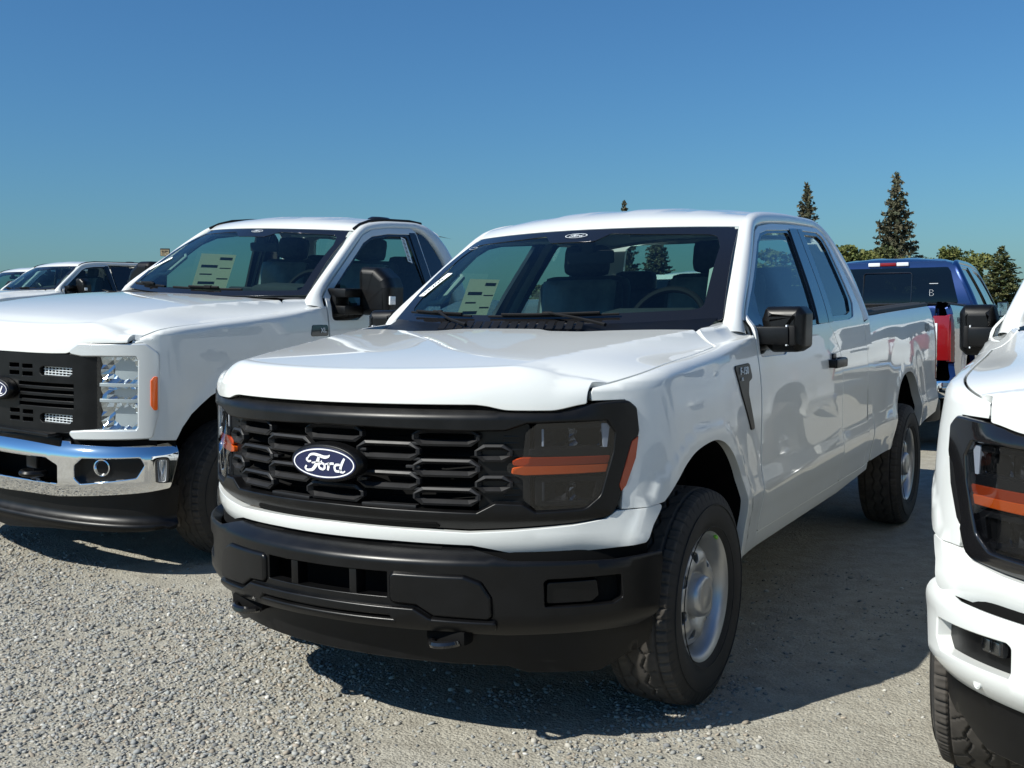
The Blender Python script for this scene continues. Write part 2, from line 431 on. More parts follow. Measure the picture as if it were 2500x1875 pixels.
def fender_fn(y, v):
    h, r = _hs(y), _rs(y); v0 = h - r; ph = np.clip((v - v0) / r, 0, math.pi / 2); w = np.clip((v - v0 - r * math.pi / 2) / .13, 0, 1.6)
    zl = np.minimum(v, v0); x = base_x(y, zl) - r * (1 - np.cos(ph)); z = zl + r * np.sin(ph)
    x = x - w * np.maximum(x - hood_xp(y), .02); z = np.where(w > 0, hood_top(x, y), z)
    return np.stack([x, y, z], 1)
def mir(fn):
    def g(u, v):
        p = fn(u, v); p[:, 0] *= -1; return p
    return g
def side_fn(off=0.0, bed=False):
    return lambda y, z: np.stack([base_x(y, z, bed) + off, np.asarray(y, float), np.asarray(z, float)], 1)

_zp = pchip([-.95, -.8, -.6, -.3, 0, .1, .3, .62], [1.236, 1.258, 1.284, 1.315, 1.345, 1.354, 1.372, 1.396])
_zlow = pchip([0, .50, .535, .61, .72, .80, .84], [1.146, 1.146, 1.143, 1.128, 1.126, 1.143, 1.149])
_yr = pchip([0, .2, .32, .43, .58, .75, 1.0], [.17, .165, .105, .105, .165, .23, .285])
def hood_xp(y): return .55 + .275 * (np.clip(y, -.85, .4) + .85) / 1.13
def hood_top(x, y):
    ax = np.abs(x); yy = np.maximum(y, -.62); xp = hood_xp(y); xe = np.maximum(shut_x(yy), xp + .03)
    zc = _zp(y) - .014 * (ax / .8) ** 2; t = np.clip((ax - xp) / (xe - xp), 0, 1)
    w = sstep(-.65, .05, y); S = t ** 1.5 * (1 - w) + (1 - (1 - t) ** 2.0) * w
    return zc - (zc - _hs(yy)) * S
def hood_fn(f, q):
    f = np.asarray(f, float); q = np.asarray(q, float); qa = .2
    y0 = WF.yc - WF.b * (1 - np.clip(np.abs(f) * .81 / A0, 0, 1) ** SN) ** (1 / SN)
    d = .085; ps = np.clip(q / qa, 0, 1) * math.pi / 2; qq = np.clip((q - qa) / (1 - qa), 0, 1.2)
    y1 = y0 + d; y = np.where(q < qa, y0 + d * (1 - np.cos(ps) ** 1.0), y1 + (_yr(np.abs(f)) - y1) * qq)
    x = f * np.maximum(shut_x(np.maximum(y, -.62)) - .011, .811)
    zl = _zlow(np.abs(x)); zt = hood_top(x, y1); z = np.where(q < qa, zl + (zt - zl) * np.sin(ps) ** .9, hood_top(x, y))
    y = np.where(q < 0, y0, y); z = np.where(q < 0, zl + q * .3, z)
    return np.stack([x, y, z], 1)

def ws_fn(off=0.0):
    def f(u, v):
        u = np.asarray(u, float); v = np.asarray(v, float); bl = .028 * np.sin(np.clip(v, 0, 1) * math.pi) + off
        x = u * (.835 + (.702 - .835) * v); y = (.33 + .23 * u * u) * (1 - v) + (.935 + .205 * u * u) * v - .62 * bl
        z = (1.362 + .028 * u * u) * (1 - v) + (1.815 - .008 * u * u) * v + .78 * bl
        return np.stack([x, y, z], 1)
    return f
_rise = pchip([-.02, 0, .05, .13, .28, .5, .8, 1.2, 1.45, 1.56, 1.62], [-.012, 0, .026, .058, .092, .116, .133, .138, .122, .090, .055])
def roof_fn(ext):
    def f(u, q):
        u = np.asarray(u, float); q = np.asarray(q, float); ye = .94 + .205 * u * u - .012 * (np.abs(u) < 0)
        yr = 2.56 - .05 * u * u; y = ye + (yr - ye) * q; dy = (y - ye) * 1.62 / (yr - ye)
        x = u * (.702 - .040 * sstep(0, .25, q)); cr = .046 * np.abs(u) ** 2.6 * sstep(0, .5, dy)
        rib = .006 * (sstep(.09, .13, np.abs(x)) - sstep(.25, .29, np.abs(x)) + sstep(.40, .44, np.abs(x)) - sstep(.54, .58, np.abs(x))) * sstep(.16, .34, dy) * (1 - sstep(1.3, 1.45, dy))
        z = 1.817 - .008 * u * u + _rise(dy) - cr + rib
        return np.stack([x, y + ext * np.clip((y - 1.5) / 1.0, 0, 1), z], 1)
    return f
def yst(y, ext): return y + ext * np.clip((np.asarray(y, float) - 1.98) / .3, 0, 1)
def stretch(fn, ext):
    if not ext: return fn
    def g(u, v):
        p = fn(u, v); p[:, 1] = yst(p[:, 1], ext); return p
    return g

FRONT_DOOR = [(.632, .512), (.632, 1.34), (.642, 1.392), (.93, 1.597), (1.21, 1.786), (1.30, 1.814), (1.523, 1.839), (1.938, 1.857), (1.772, 1.352), (1.86, 1.285), (1.925, 1.21), (1.950, 1.13), (1.952, .528)]
FRONT_WIN = [(.655, 1.232), (.663, 1.40), (.92, 1.566), (1.17, 1.737), (1.27, 1.782), (1.40, 1.803), (1.915, 1.832), (1.757, 1.353), (1.32, 1.340), (1.20, 1.325), (1.05, 1.245), (1.0, 1.228)]
FRONT_GLASS = [(.80, 1.352), (.87, 1.505), (1.19, 1.725), (1.28, 1.766), (1.40, 1.786), (1.768, 1.808), (1.582, 1.372), (1.32, 1.362)]
REAR_DOOR = [(1.945, 1.857), (1.780, 1.352), (1.868, 1.288), (1.934, 1.212), (1.960, 1.13), (1.962, .528), (2.505, .535), (2.515, 1.35), (2.515, 1.60), (2.49, 1.75), (2.44, 1.835), (2.37, 1.864)]
REAR_WIN = [(1.948, 1.833), (1.792, 1.356), (2.20, 1.362), (2.31, 1.376), (2.405, 1.455), (2.425, 1.76), (2.40, 1.818), (2.33, 1.840)]
REAR_GLASS = [(2.035, 1.812), (1.875, 1.384), (2.20, 1.388), (2.29, 1.405), (2.345, 1.470), (2.375, 1.74), (2.355, 1.795), (2.30, 1.816)]

def ring_cell(w, h, t=.0165, d=.034, cut=.34):
    """one elongated hexagonal grille cell, centred on 0, front towards -Y: outer lip, crest, inner bevel"""
    def hexa(ww, hh, c):
        return [(-ww / 2, 0), (-ww / 2 + c, hh / 2), (ww / 2 - c, hh / 2), (ww / 2, 0), (ww / 2 - c, -hh / 2), (-ww / 2 + c, -hh / 2)]
    def octo(ww, hh, c, k):
        return [(-ww / 2, -k), (-ww / 2, k), (-ww / 2 + c, hh / 2), (ww / 2 - c, hh / 2), (ww / 2, k), (ww / 2, -k), (ww / 2 - c, -hh / 2), (-ww / 2 + c, -hh / 2)]
    c = h * cut * 1.5; k = h * .14
    A = octo(w, h, c, k); B = octo(w - t * .9, h - t * .9, c, k); C_ = octo(w - 2.4 * t, h - 2.2 * t, c * .85, k * .9)
    V = [(x, .02, z) for x, z in A] + [(x, 0, z) for x, z in A] + [(x, -.004, z) for x, z in B] + [(x, .012, z) for x, z in C_] + [(x, d, z) for x, z in C_]
    n = 8; F = []
    for r in range(4):
        for i in range(n): F.append((r * n + i, r * n + (i + 1) % n, (r + 1) * n + (i + 1) % n, (r + 1) * n + i))
    return MB().add(V, F).mesh('grille_cell')

# ------------------------------------------------------------------ wheels
def tyre_mesh(R=.395, wd=.258, rim=.222):
    """tyre with shoulder blocks, zig-zag grooves and sipes; axle along X, outer face +X"""
    hw = wd / 2
    prof = [(-hw * .72, rim - .004), (-hw * .86, rim + .012), (-hw * 1.0, rim + .06), (-hw * 1.03, rim + .10), (-hw * .98, R - .045), (-hw * .90, R - .018)]
    tread = np.linspace(-hw * .88, hw * .88, 59)
    prof += [(t, R - .014 * (abs(t) / (hw * .88)) ** 4) for t in tread]
    prof += [(-a, r) for a, r in prof[:6][::-1]]
    n = 420; m = len(prof); aa = np.array([p[0] for p in prof]); rr = np.array([p[1] for p in prof]); an = np.arange(n) * 2 * math.pi / n
    I_, T_ = np.meshgrid(np.arange(n), aa / (hw * .88), indexing='ij'); g = np.zeros((n, m)); ph = I_ / 14.0
    tri = np.abs((ph % 1) - .5) * 2 - .5
    at = np.abs(T_)
    g[np.abs(at - .66) < .030] = .012                                         # two straight shoulder grooves
    g[np.abs(T_ - .22 - .16 * tri) < .034] = .012; g[np.abs(T_ + .22 - .16 * ((np.abs(((ph + .5) % 1) - .5)) * 2 - .5)) < .034] = .012   # two zig-zag grooves
    g[(at > .66) & ((I_ + (T_ > 0) * 4) % 7 == 0)] = .011                     # shoulder cuts
    g[(at > .30) & (at < .62) & ((I_ + np.round(9 * T_).astype(int)) % 14 < 1)] = .006
    g[(at > .70) & (at < .92) & ((I_ + (T_ > 0) * 4) % 7 == 4)] = .003
    tm = np.zeros(m, bool); tm[5:m - 5] = True
    RR = rr[None, :] - g * tm[None, :]
    V = np.stack([np.broadcast_to(aa, (n, m)), RR * np.cos(an)[:, None], RR * np.sin(an)[:, None]], 2)
    me = grid_mesh('tyre', V, close_u=True, flip=True)
    me.materials.append(M['tyre_rubber']); me.materials.append(M['tread_rubber'])
    mi = np.zeros((n, m - 1), int); mi[:, 5:m - 6] = 1; me.polygons.foreach_set('material_index', mi.ravel())
    return me
def rim_meshes():
    lip = [(.035, .180), (.030, .190), (.045, .198), (.062, .203), (.085, .210), (.100, .2165), (.108, .226), (.113, .236), (.106, .239), (.096, .229), (.05, .215), (-.10, .215), (-.11, .225)]
    b = MB().lathe(lip, 96, 'x')
    barrel = b.mesh('rim', True, 50)
    circ = lambda r, n=64: [(r * math.cos(2 * math.pi * k / n), r * math.sin(2 * math.pi * k / n)) for k in range(n)]
    pr = pchip([0, .06, .085, .10, .125, .150, .172, .19], [.072, .072, .066, .078, .088, .082, .066, .045])
    def fn(u, v):
        r = np.hypot(u, v); an = np.arctan2(v, u)
        return np.stack([pr(r) + .006 * np.cos(an * 7) * sstep(.11, .15, r), u, v], 1)
    holes = []
    for k in range(7):
        a0 = 2 * math.pi * (k + .5) / 7; pl = [(.128, -.13), (.156, -.19), (.164, -.10), (.166, 0), (.164, .10), (.156, .19), (.128, .13), (.120, 0)]
        holes.append(fillet([(r * math.cos(a0 + d), r * math.sin(a0 + d)) for r, d in pl], .008, 3))
    disc = panel_mesh('wheel_disc', circ(.188), fn, holes, res=.012, seg=.010, depth=.012, rim=.003, side=1)
    cap = MB().lathe([(.060, .080), (.094, .078), (.112, .070), (.117, .056), (.114, .050), (.118, .038), (.12, 0.0)], 48, 'x').mesh('hub_cap', True, 60)
    return barrel, disc, cap
def alloy_meshes():
    barrel = MESH['rim_barrel']
    return barrel
def make_wheel(parent, x, y, z=.393, name='wheel'):
    sgn = 1 if x > 0 else -1
    w = empty(name, parent, (x, y, z), (random.random() * 6, 0, 0 if sgn > 0 else math.pi))
    if 'tyre' not in MESH:
        MESH['tyre'] = tyre_mesh(); MESH['rim_barrel'], MESH['wheel_disc'], MESH['hub_cap'] = rim_meshes()
    if 'sidewall' not in MESH:
        b = MB()
        for rr_ in (.255, .335): b.tube([(.1305 if rr_ < .3 else .1325, rr_ * math.cos(t_), rr_ * math.sin(t_)) for t_ in np.linspace(0, 2 * math.pi, 72, endpoint=False)], .0022, 4, closed=True)
        MESH['sidewall'] = b.mesh('sidewall_rib', True)
    obj('tyre', MESH['tyre'], None, w); obj('sidewall_rib', MESH['sidewall'], 'tyre_rubber', w); obj('rim', MESH['rim_barrel'], 'steel_wheel', w)
    obj('wheel_disc', MESH['wheel_disc'], 'steel_wheel', w); obj('hub_cap', MESH['hub_cap'], 'steel_wheel', w)
    return w

FORD = [  # brush strokes of the script on the oval emblem: (x, y, half width)
    [(-.62, .30, .05), (-.68, .18, .06), (-.60, .06, .06), (-.50, .10, .04)],
    [(-.62, .30, .04), (-.52, .50, .06), (-.36, .56, .07), (-.14, .48, .09), (.06, .40, .09), (.22, .46, .06), (.28, .56, .03)],
    [(-.16, .46, .05), (-.22, .16, .10), (-.36, -.26, .10), (-.50, -.48, .08), (-.66, -.52, .07), (-.76, -.38, .06), (-.70, -.22, .05)],
    [(-.48, -.02, .04), (-.30, .02, .05), (-.12, .04, .04), (-.06, .16, .04)],
    [(-.02, -.40, .07), (-.16, -.34, .07), (-.20, -.14, .07), (-.08, .0, .06), (.04, -.10, .07), (.04, -.28, .07), (-.04, -.40, .06)],
    [(.04, -.06, .04), (.14, -.02, .04), (.22, .04, .05)], [(.22, .06, .07), (.20, -.18, .08), (.16, -.44, .06)], [(.20, -.14, .05), (.30, .02, .06), (.42, .02, .07)],
    [(.66, -.02, .06), (.52, -.04, .07), (.44, -.22, .07), (.48, -.44, .07), (.60, -.46, .06), (.68, -.30, .06)],
    [(.86, .40, .06), (.76, .10, .08), (.68, -.24, .08), (.66, -.44, .07), (.76, -.50, .05), (.86, -.40, .03)]]
def stroke_mesh(strokes, sx_, sy_, place):
    """flat brush strokes: place(x, y) -> 3-D"""
    V = []; F = []
    for st in strokes:
        P = np.array(st, float); t = np.linspace(0, len(P) - 1, (len(P) - 1) * 5 + 1); fx = [pchip(range(len(P)), P[:, k]) if len(P) > 2 else (lambda q, k=k, P=P: P[0, k] + (P[1, k] - P[0, k]) * q) for k in range(3)]
        Q = np.stack([f(t) for f in fx], 1); Q[:, 0] *= sx_; Q[:, 1] *= sy_; wd = Q[:, 2] * (sx_ + sy_) * .38
        d = np.gradient(Q[:, :2], axis=0); d /= np.maximum(np.linalg.norm(d, axis=1, keepdims=True), 1e-9); nrm = np.stack([-d[:, 1], d[:, 0]], 1)
        b = len(V)
        for q, n_, w in zip(Q, nrm, wd):
            V.append(place(q[0] + n_[0] * w, q[1] + n_[1] * w)); V.append(place(q[0] - n_[0] * w, q[1] - n_[1] * w))
        for k in range(len(Q) - 1): F.append((b + 2 * k, b + 2 * k + 1, b + 2 * k + 3, b + 2 * k + 2))
    return mesh_from('lettering', V, F, smooth=False)
def oval(a, b, n=48): return [(a * math.cos(2 * math.pi * k / n), b * math.sin(2 * math.pi * k / n)) for k in range(n)]

def rbox(c, d, bev, name, mat, parent, rot=None, angle=50):
    return MB().box(c, d, rot, bev).build(name, mat, parent, smooth=True, angle=angle)

def ribbon_mesh(fn, pts, w=.022, drop=(0, 0, 0)):
    """dark strip lying under a panel gap"""
    P = dens(pts, .03, closed=False); t = np.gradient(P, axis=0); t /= np.maximum(np.linalg.norm(t, axis=1, keepdims=True), 1e-9); n = np.stack([-t[:, 1], t[:, 0]], 1)
    A = np.stack([fn(P[:, 0] + n[:, 0] * d, P[:, 1] + n[:, 1] * d) + np.array(drop) for d in (-w, 0, w)], 0)
    return grid_mesh('gap_shade_strip', A)
# ------------------------------------------------------------------ the light-duty pickup itself
def make_pickup(root, paint='white_paint', ext=0.0, front=True, trim='work', detail=1.0, mirrors=True, tailfull=False, interior=True):
    T = f'{ext:.2f}'
    res = .045
    def pan(name, key, outline, fn, mat, parent=root, **k):
        me = cached(key, lambda: panel_mesh(name, outline, fn, **k)); return obj(name, me, mat, parent)
    surround_m = 'black_plastic' if trim == 'work' else 'gloss_black'
    bumper_m = 'grey_plastic' if trim == 'work' else paint
    # ---- body sides
    fo = [(.616, .462), (.616, 1.0), (.616, float(shut_v(.616)) + .15), (.57, float(shut_v(.57)) + .19), (.45, float(shut_v(.45)) + .19), (.330, float(shut_v(.33)) + .15), (.300, float(shut_v(.30)) + .128), (.297, float(shut_v(.30)) + .06), (.294, float(shut_v(.29)) + .025), (.28, float(shut_v(.28)) + .004), (.24, float(shut_v(.24)))]
    fo += [(y, float(shut_v(y))) for y in np.linspace(.17, -.60, 15)] + [(-.611, 1.178), (-.613, 1.153), (-.524, 1.152), (-.506, 1.135), (-.494, 1.10), (-.489, 1.05), (-.505, .962), (-.540, .860), (-.545, .800), (-.47, .799), (-.403, .809)]
    fo += ARCH_F[13:] + [(.39, .462)]
    for sg in (1, -1):
        sfx = 'R' if sg > 0 else 'L'; mf = (lambda f: f) if sg > 0 else mir
        pan('fender', 'f_fender' + sfx, fo, mf(fender_fn), paint, side=sg, res=.03, seg=.012, depth=.03)
        fd = pan('front_door', 'f_fdoor' + sfx, fillet(FRONT_DOOR, [.02, 0, .02, .05, .06, .06, 0, .01, .0, .05, .05, .05, .02]), mf(side_fn()), paint, side=sg, holes=[fillet(FRONT_WIN, [.03, .04, .05, .05, .06, .06, .01, .01, .05, .05, .05, .02])], res=res, seg=.02, depth=.03)
        pan('window_trim', 'f_ftrim' + sfx, fillet(FRONT_WIN, [.03, .04, .05, .05, .06, .06, .01, .01, .05, .05, .05, .02]), mf(side_fn(-.006)), 'gloss_black', fd, side=sg, holes=[fillet(FRONT_GLASS, .02)], res=.06, seg=.02, depth=.02, rim=.001)
        pan('pillar_cover', 'f_pcf' + sfx, [(1.800, 1.830), (1.936, 1.836), (1.771, 1.354), (1.598, 1.354)], mf(side_fn(.002)), 'gloss_black', fd, side=sg, res=.05, seg=.03, depth=.006)
        pan('window_glass', 'f_fglass' + sfx, fillet(FRONT_GLASS, .02), mf(side_fn(-.016)), 'side_glass', fd, side=sg, res=.08, seg=.03, edge=False)
        rd = pan('rear_door', 'f_rdoor' + sfx + T, fillet(REAR_DOOR, [.01, 0, .05, .05, .05, .02, .02, .05, .1, .1, .06, .05]), mf(stretch(side_fn(), ext)), paint, side=sg, holes=[fillet(REAR_WIN, [.01, .01, .05, .05, .06, .06, .05, .05])], res=res, seg=.02, depth=.03)
        pan('window_trim', 'f_rtrim' + sfx + T, fillet(REAR_WIN, [.01, .01, .05, .05, .06, .06, .05, .05]), mf(stretch(side_fn(-.006), ext)), 'gloss_black', rd, side=sg, holes=[fillet(REAR_GLASS, .03)], res=.06, seg=.02, depth=.02, rim=.001)
        pan('pillar_cover', 'f_pcr' + sfx + T, [(1.947, 1.836), (2.035, 1.840), (1.870, 1.358), (1.781, 1.355)], mf(stretch(side_fn(.002), ext)), 'gloss_black', rd, side=sg, res=.05, seg=.03, depth=.006)
        pan('window_glass', 'f_rglass' + sfx + T, fillet(REAR_GLASS, .03), mf(stretch(side_fn(-.016), ext)), 'side_glass' if trim == 'work' else 'privacy_glass', rd, side=sg, res=.08, seg=.03, edge=False)
        pan('cab_corner', 'f_corner' + sfx + T, [(2.512, .54), (2.522, 1.34), (2.648, 1.36), (2.640, .90), (2.632, .545)], mf(stretch(side_fn(), ext)), paint, side=sg, res=res, seg=.02, depth=.12)
        pan('rocker_panel', 'f_rocker' + sfx + T, [(.40, .44), (.40, .458), (.625, .458), (.64, .505), (1.95, .521), (2.51, .528), (2.63, .538), (2.63, .50), (2.0, .462), (.64, .442)], mf(stretch(side_fn(-.004), ext)), paint, side=sg, res=.04, seg=.02, depth=.08)
        dn = side_fn(-.013); st_ = stretch(dn, ext)
        for kk, (f_, pl) in enumerate(((dn, [(.624, .47), (.624, 1.385)]), (dn, [(1.957, .53), (1.957, 1.12), (1.93, 1.21), (1.864, 1.287), (1.776, 1.352)]), (st_, [(2.510, .54), (2.520, 1.36)]), (dn, [(.64, .505), (1.95, .523)]))):
            obj('gap_shade_strip', cached(f'f_gap{sfx}{kk}{T}', lambda: ribbon_mesh(mf(f_), pl)), 'under_black', root)
        obj('gap_shade_strip', cached(f'f_gap{sfx}h', lambda: ribbon_mesh(mf(fender_fn), [(.27, float(shut_v(.27)) + .10), (.245, float(shut_v(.24)) + .02), (.21, float(shut_v(.21)))] + [(y, float(shut_v(y))) for y in np.linspace(.17, -.60, 12)], .02, (0, 0, -.016))), 'under_black', root)
        obj('gap_shade_strip', cached(f'f_gap{sfx}s', lambda: ribbon_mesh(mf(dn), [(-.53, .798), (-.41, .806)], .02)), 'under_black', root)
        # pillars and roof rail in one pressing
        I = [(.852, .50, 1.338), (.840, .545, 1.378), (.770, .835, 1.60), (.738, .985, 1.706), (.703, 1.142, 1.808), (.690, 1.22, 1.846), (.675, 1.36, 1.882), (.668, 1.52, 1.899), (.664, 1.92, 1.912), (.664, 2.30, 1.910), (.674, 2.46, 1.892), (.702, 2.556, 1.850), (.760, 2.622, 1.752), (.824, 2.655, 1.63), (.886, 2.658, 1.48), (.936, 2.648, 1.36)]
        O = [(.605, 1.325), (.622, 1.39), (.908, 1.588), (1.055, 1.690), (1.196, 1.788), (1.26, 1.815), (1.36, 1.833), (1.523, 1.847), (1.93, 1.866), (2.30, 1.872), (2.43, 1.852), (2.485, 1.80), (2.518, 1.70), (2.528, 1.60), (2.528, 1.48), (2.526, 1.352)]
        def frame():
            Ia = np.array(I); Oa = np.array([(float(base_x(y, z)), y, z) for y, z in O]); Oa[0, 0] = .915; Oa[1, 0] = .898
            t = np.linspace(0, len(I) - 1, 90); ii = np.arange(len(I))
            Is = np.stack([pchip(ii, Ia[:, k])(t) for k in range(3)], 1); Os = np.stack([pchip(ii, Oa[:, k])(t) for k in range(3)], 1)
            tan = np.gradient((Is + Os) / 2, axis=0); nr = np.cross(Os - Is, tan); nr /= np.linalg.norm(nr, axis=1, keepdims=True)
            nr *= np.sign(nr[:, :1] + 1e-9)
            rows = [Is - nr * .03, Is + nr * .0] + [Is + (Os - Is) * w + nr * .022 * math.sin(math.pi * w) ** .8 for w in (.06, .2, .4, .6, .8, .94)] + [Os, Os - nr * .03]
            A = np.stack(rows, 0); A[:, :, 1] = yst(A[:, :, 1], ext); A[:, :, 0] *= sg
            return grid_mesh('cab_frame', A, flip=sg < 0)
        obj('cab_frame', cached('f_frame' + sfx + T, frame), paint, root)
        # bed side
        y0 = 2.662 + ext
        bo = [(y0, .545), (y0, 1.372 + .02 * ext), (4.70, 1.418), (4.735, 1.415), (4.742, 1.335), (4.742, .885), (4.80, .875), (4.80, .64), (4.18, .60)] + ARCH_R[::-1] + [(3.20, .55)]
        pan('bed_side', 'f_bed' + sfx + T, fillet(bo, [.02, .02, .01] + [0] * (len(bo) - 3)), mf(side_fn(0, True)), paint, side=sg, res=res, seg=.018, depth=.05)
        tl = pan('tail_light', 'f_tail' + sfx, fillet([(4.748, .89), (4.748, 1.33), (4.83, 1.33), (4.85, 1.10), (4.845, .89)], .012), mf(lambda y, z: np.stack([base_x(y, z, True) + .003 - .9 * np.maximum(np.asarray(y) - 4.79, 0) ** 1.2, np.asarray(y, float), np.asarray(z, float)], 1)), 'red_plastic', side=sg, res=.03, seg=.02, depth=.05)
        bk = MB().box((sg * .845, 4.825, 1.11), (.15, .05, .42), None, .012); obj('lamp_lens', cached('f_tlb' + sfx, lambda: bk.mesh('lamp_lens', True)), 'red_plastic', tl)
        bk2 = MB().box((sg * .80, 4.852, 1.10), (.022, .01, .30), None, .003); obj('lamp_strip', cached('f_tls' + sfx, lambda: bk2.mesh('lamp_strip', True)), 'white_lens', tl)
        yl = np.linspace(y0 + .005, 4.77, 30)
        def cap():
            sec = [(-.02, -.02), (-.005, .012), (-.03, .024), (-.06, .018), (-.065, .026), (-.11, .026), (-.118, -.03), (-.118, -.08)]
            A = np.array([[(sg * (base_x(y, 1.36 + .02 * (y - 2.66), True) - .012 + dx), y, 1.378 + .0215 * (y - 2.66) + dz) for dx, dz in sec] for y in yl])
            return grid_mesh('bed_rail_cap', A, flip=sg < 0)
        obj('bed_rail_cap', cached('f_cap' + sfx + T, cap), 'bed_liner', root)
        obj('bed_inner_wall', cached('f_inw' + sfx + T, lambda: MB().box((sg * .80, (y0 + 4.75) / 2, 1.12), (.02, 4.75 - y0, .53)).mesh('bed_inner_wall')), paint, root)
        for nm, ar, cut in (('wheel_well', ARCH_F, -1), ('wheel_well', ARCH_R, 1)):
            def well(ar=ar):
                P = ar + [(ar[-1][0] + .005, .36)]
                cy = sum(p[0] for p in ar) / len(ar)
                A = np.array([[(sg * (float(base_x(y, z, cut > 0)) - .022 - d if i == 0 else .985 - d), cy + (y - cy) * (1.0 if i == 0 else 1.06), z * (1.0 if i == 0 else 1.02)) for i, d in ((0, 0), (1, .06), (1, .2), (1, .45))] for y, z in P])
                return grid_mesh('wheel_well', A)
            obj(nm, cached('f_well' + sfx + str(cut), well), 'under_black', root)
    # ---- hood, roof, glass
    pan('hood', 'f_hood', fillet([(-1, 0), (1, 0), (1, .2), (1, .985), (.99, 1), (.75, 1), (.5, 1), (.3, 1), (0, 1), (-.3, 1), (-.5, 1), (-.75, 1), (-.99, 1), (-1, .985), (-1, .2)], [.005, .005, 0, .01, .01, 0, 0, 0, 0, 0, 0, 0, .01, .01, 0]), hood_fn, paint, res=.026, seg=.013, depth=.025, rim=.003)
    pan('roof', 'f_roof' + T, [(-1, 0), (1, 0), (1, 1), (-1, 1)], roof_fn(ext), paint, res=.035, seg=.02, depth=.03, rim=.004)
    ws = pan('windshield', 'f_ws', fillet([(-.995, .0), (.995, 0), (.995, .985), (-.995, .985)], .02), ws_fn(-.004), 'windshield_glass', res=.08, seg=.04, edge=False)
    pan('frit_band', 'f_frit', fillet([(-.995, .0), (.995, 0), (.995, .985), (-.995, .985)], .02), ws_fn(-.001), 'gloss_black', ws, res=.05, seg=.03, depth=.002, rim=.001, holes=[fillet([(-.905, .10), (.905, .10), (.925, .72), (.89, .885), (.45, .905), (.24, .925), (.16, .83), (-.16, .83), (-.24, .925), (-.45, .905), (-.89, .885), (-.925, .72)], [.06, .06, .1, .08, .05, .03, .05, .05, .03, .05, .08, .1])])
    def cowl():
        u = np.linspace(-.97, .97, 40); rows = []
        for k, t in enumerate((0, .15, .5, .85, 1.0)):
            f = np.abs(u); ya = _yr(f) - .02; yb = .345 + .23 * u * u
            za = hood_top(u * .86, _yr(f)) - .02; zb = 1.362 + .028 * u * u + .010
            rows.append(np.stack([u * .835, ya + (yb - ya) * t, za + (zb - za) * t - .016 * math.sin(math.pi * t)], 1))
        return grid_mesh('cowl_panel', np.array(rows), flip=True)
    cw = obj('cowl_panel', cached('f_cowl', cowl), 'black_plastic', root)
    for k in range(16):
        x = -.36 + k * .045; obj('cowl_slat', cached('f_slat', lambda: MB().box((0, 0, 0), (.030, .10, .004), (.3, 0, .35), .001).mesh('cowl_slat')), 'rubber_trim', cw, loc=(x, .285, 1.372))
    def wiper(x0, x1, xp):
        b = MB(); P = [(x, .395 + .20 * (x / .8) ** 2 - .03, 1.408 + .03 * (x / .8) ** 2) for x in np.linspace(x0, x1, 9)]
        b.tube(P, .005, 6); b.tube([(p[0], p[1] - .008, p[2] + .009) for p in P[1:-1]], .006, 6)
        m = P[4]; b.tube([(xp, .25, 1.375), (xp + (m[0] - xp) * .5, .32, 1.402), (m[0], m[1] - .012, m[2] + .016)], [.008, .006, .005], 6); b.box((m[0], m[1] - .010, m[2] + .013), (.05, .016, .014), None, .004)
        return b.mesh('wiper', True)
    obj('wiper', cached('f_wip1', lambda: wiper(-.18, .43, .45)), 'rubber_trim', root); obj('wiper', cached('f_wip2', lambda: wiper(-.70, -.28, -.22)), 'rubber_trim', root)
    # ---- rear of cab and bed
    bp = lambda x, z: np.stack([np.asarray(x, float), 2.575 + ext + .07 * sstep(1.9, 1.45, z) if False else 2.56 + ext + .08 * (1 - sstep(1.42, 1.90, z)), np.asarray(z, float)], 1)
    bw = [(-.56, 1.425), (.56, 1.425), (.60, 1.46), (.52, 1.80), (.48, 1.825), (-.48, 1.825), (-.52, 1.80), (-.60, 1.46)]
    cb = pan('cab_back', 'f_back' + T, [(-.95, .60), (.95, .60), (.945, 1.33), (.80, 1.66), (.70, 1.84), (.60, 1.895), (-.60, 1.895), (-.70, 1.84), (-.80, 1.66), (-.945, 1.33)], bp, paint, side=-1, holes=[fillet(bw, .03)], res=.08, seg=.04, depth=.03)
    big = [(-.73, 1.42), (.73, 1.42), (.74, 1.46), (.655, 1.79), (.63, 1.83), (-.63, 1.83), (-.655, 1.79), (-.74, 1.46)]
    bg_ = pan('rear_window', 'f_bglass' + T, fillet(big if tailfull else bw, .03), lambda x, z: bp(x, z) + np.array([0, .012 if tailfull else -.01, 0]), 'privacy_glass' if tailfull else 'side_glass', side=-1, res=.1, seg=.05, edge=False)
    if tailfull:
        for a_, b_ in (((-.26, 1.46), (-.26, 1.77)), ((.26, 1.46), (.26, 1.77)), ((-.26, 1.77), (.26, 1.77))):
            pass
        obj('sliding_frame', cached('f_slide' + T, lambda: MB().tube([(-.26, 2.655 + ext, 1.45), (-.26, 2.602 + ext, 1.755), (-.24, 2.599 + ext, 1.775), (.24, 2.599 + ext, 1.775), (.26, 2.602 + ext, 1.755), (.26, 2.655 + ext, 1.45)], .007, 6).mesh('sliding_frame', True)), 'gloss_black', bg_)
    bl = empty('brake_light', root, (0, 2.565 + ext, 1.872))
    obj('red_lens', cached('f_bl1', lambda: MB().box((0, 0, 0), (.17, .05, .036), None, .006).mesh('red_lens', True)), 'red_plastic', bl)
    for s_ in (-1, 1): obj('clear_lens', cached('f_bl2', lambda: MB().box((0, 0, 0), (.13, .045, .042), None, .01).mesh('clear_lens', True)), 'white_lens', bl, loc=(s_ * .153, 0, 0))
    y0 = 2.662 + ext
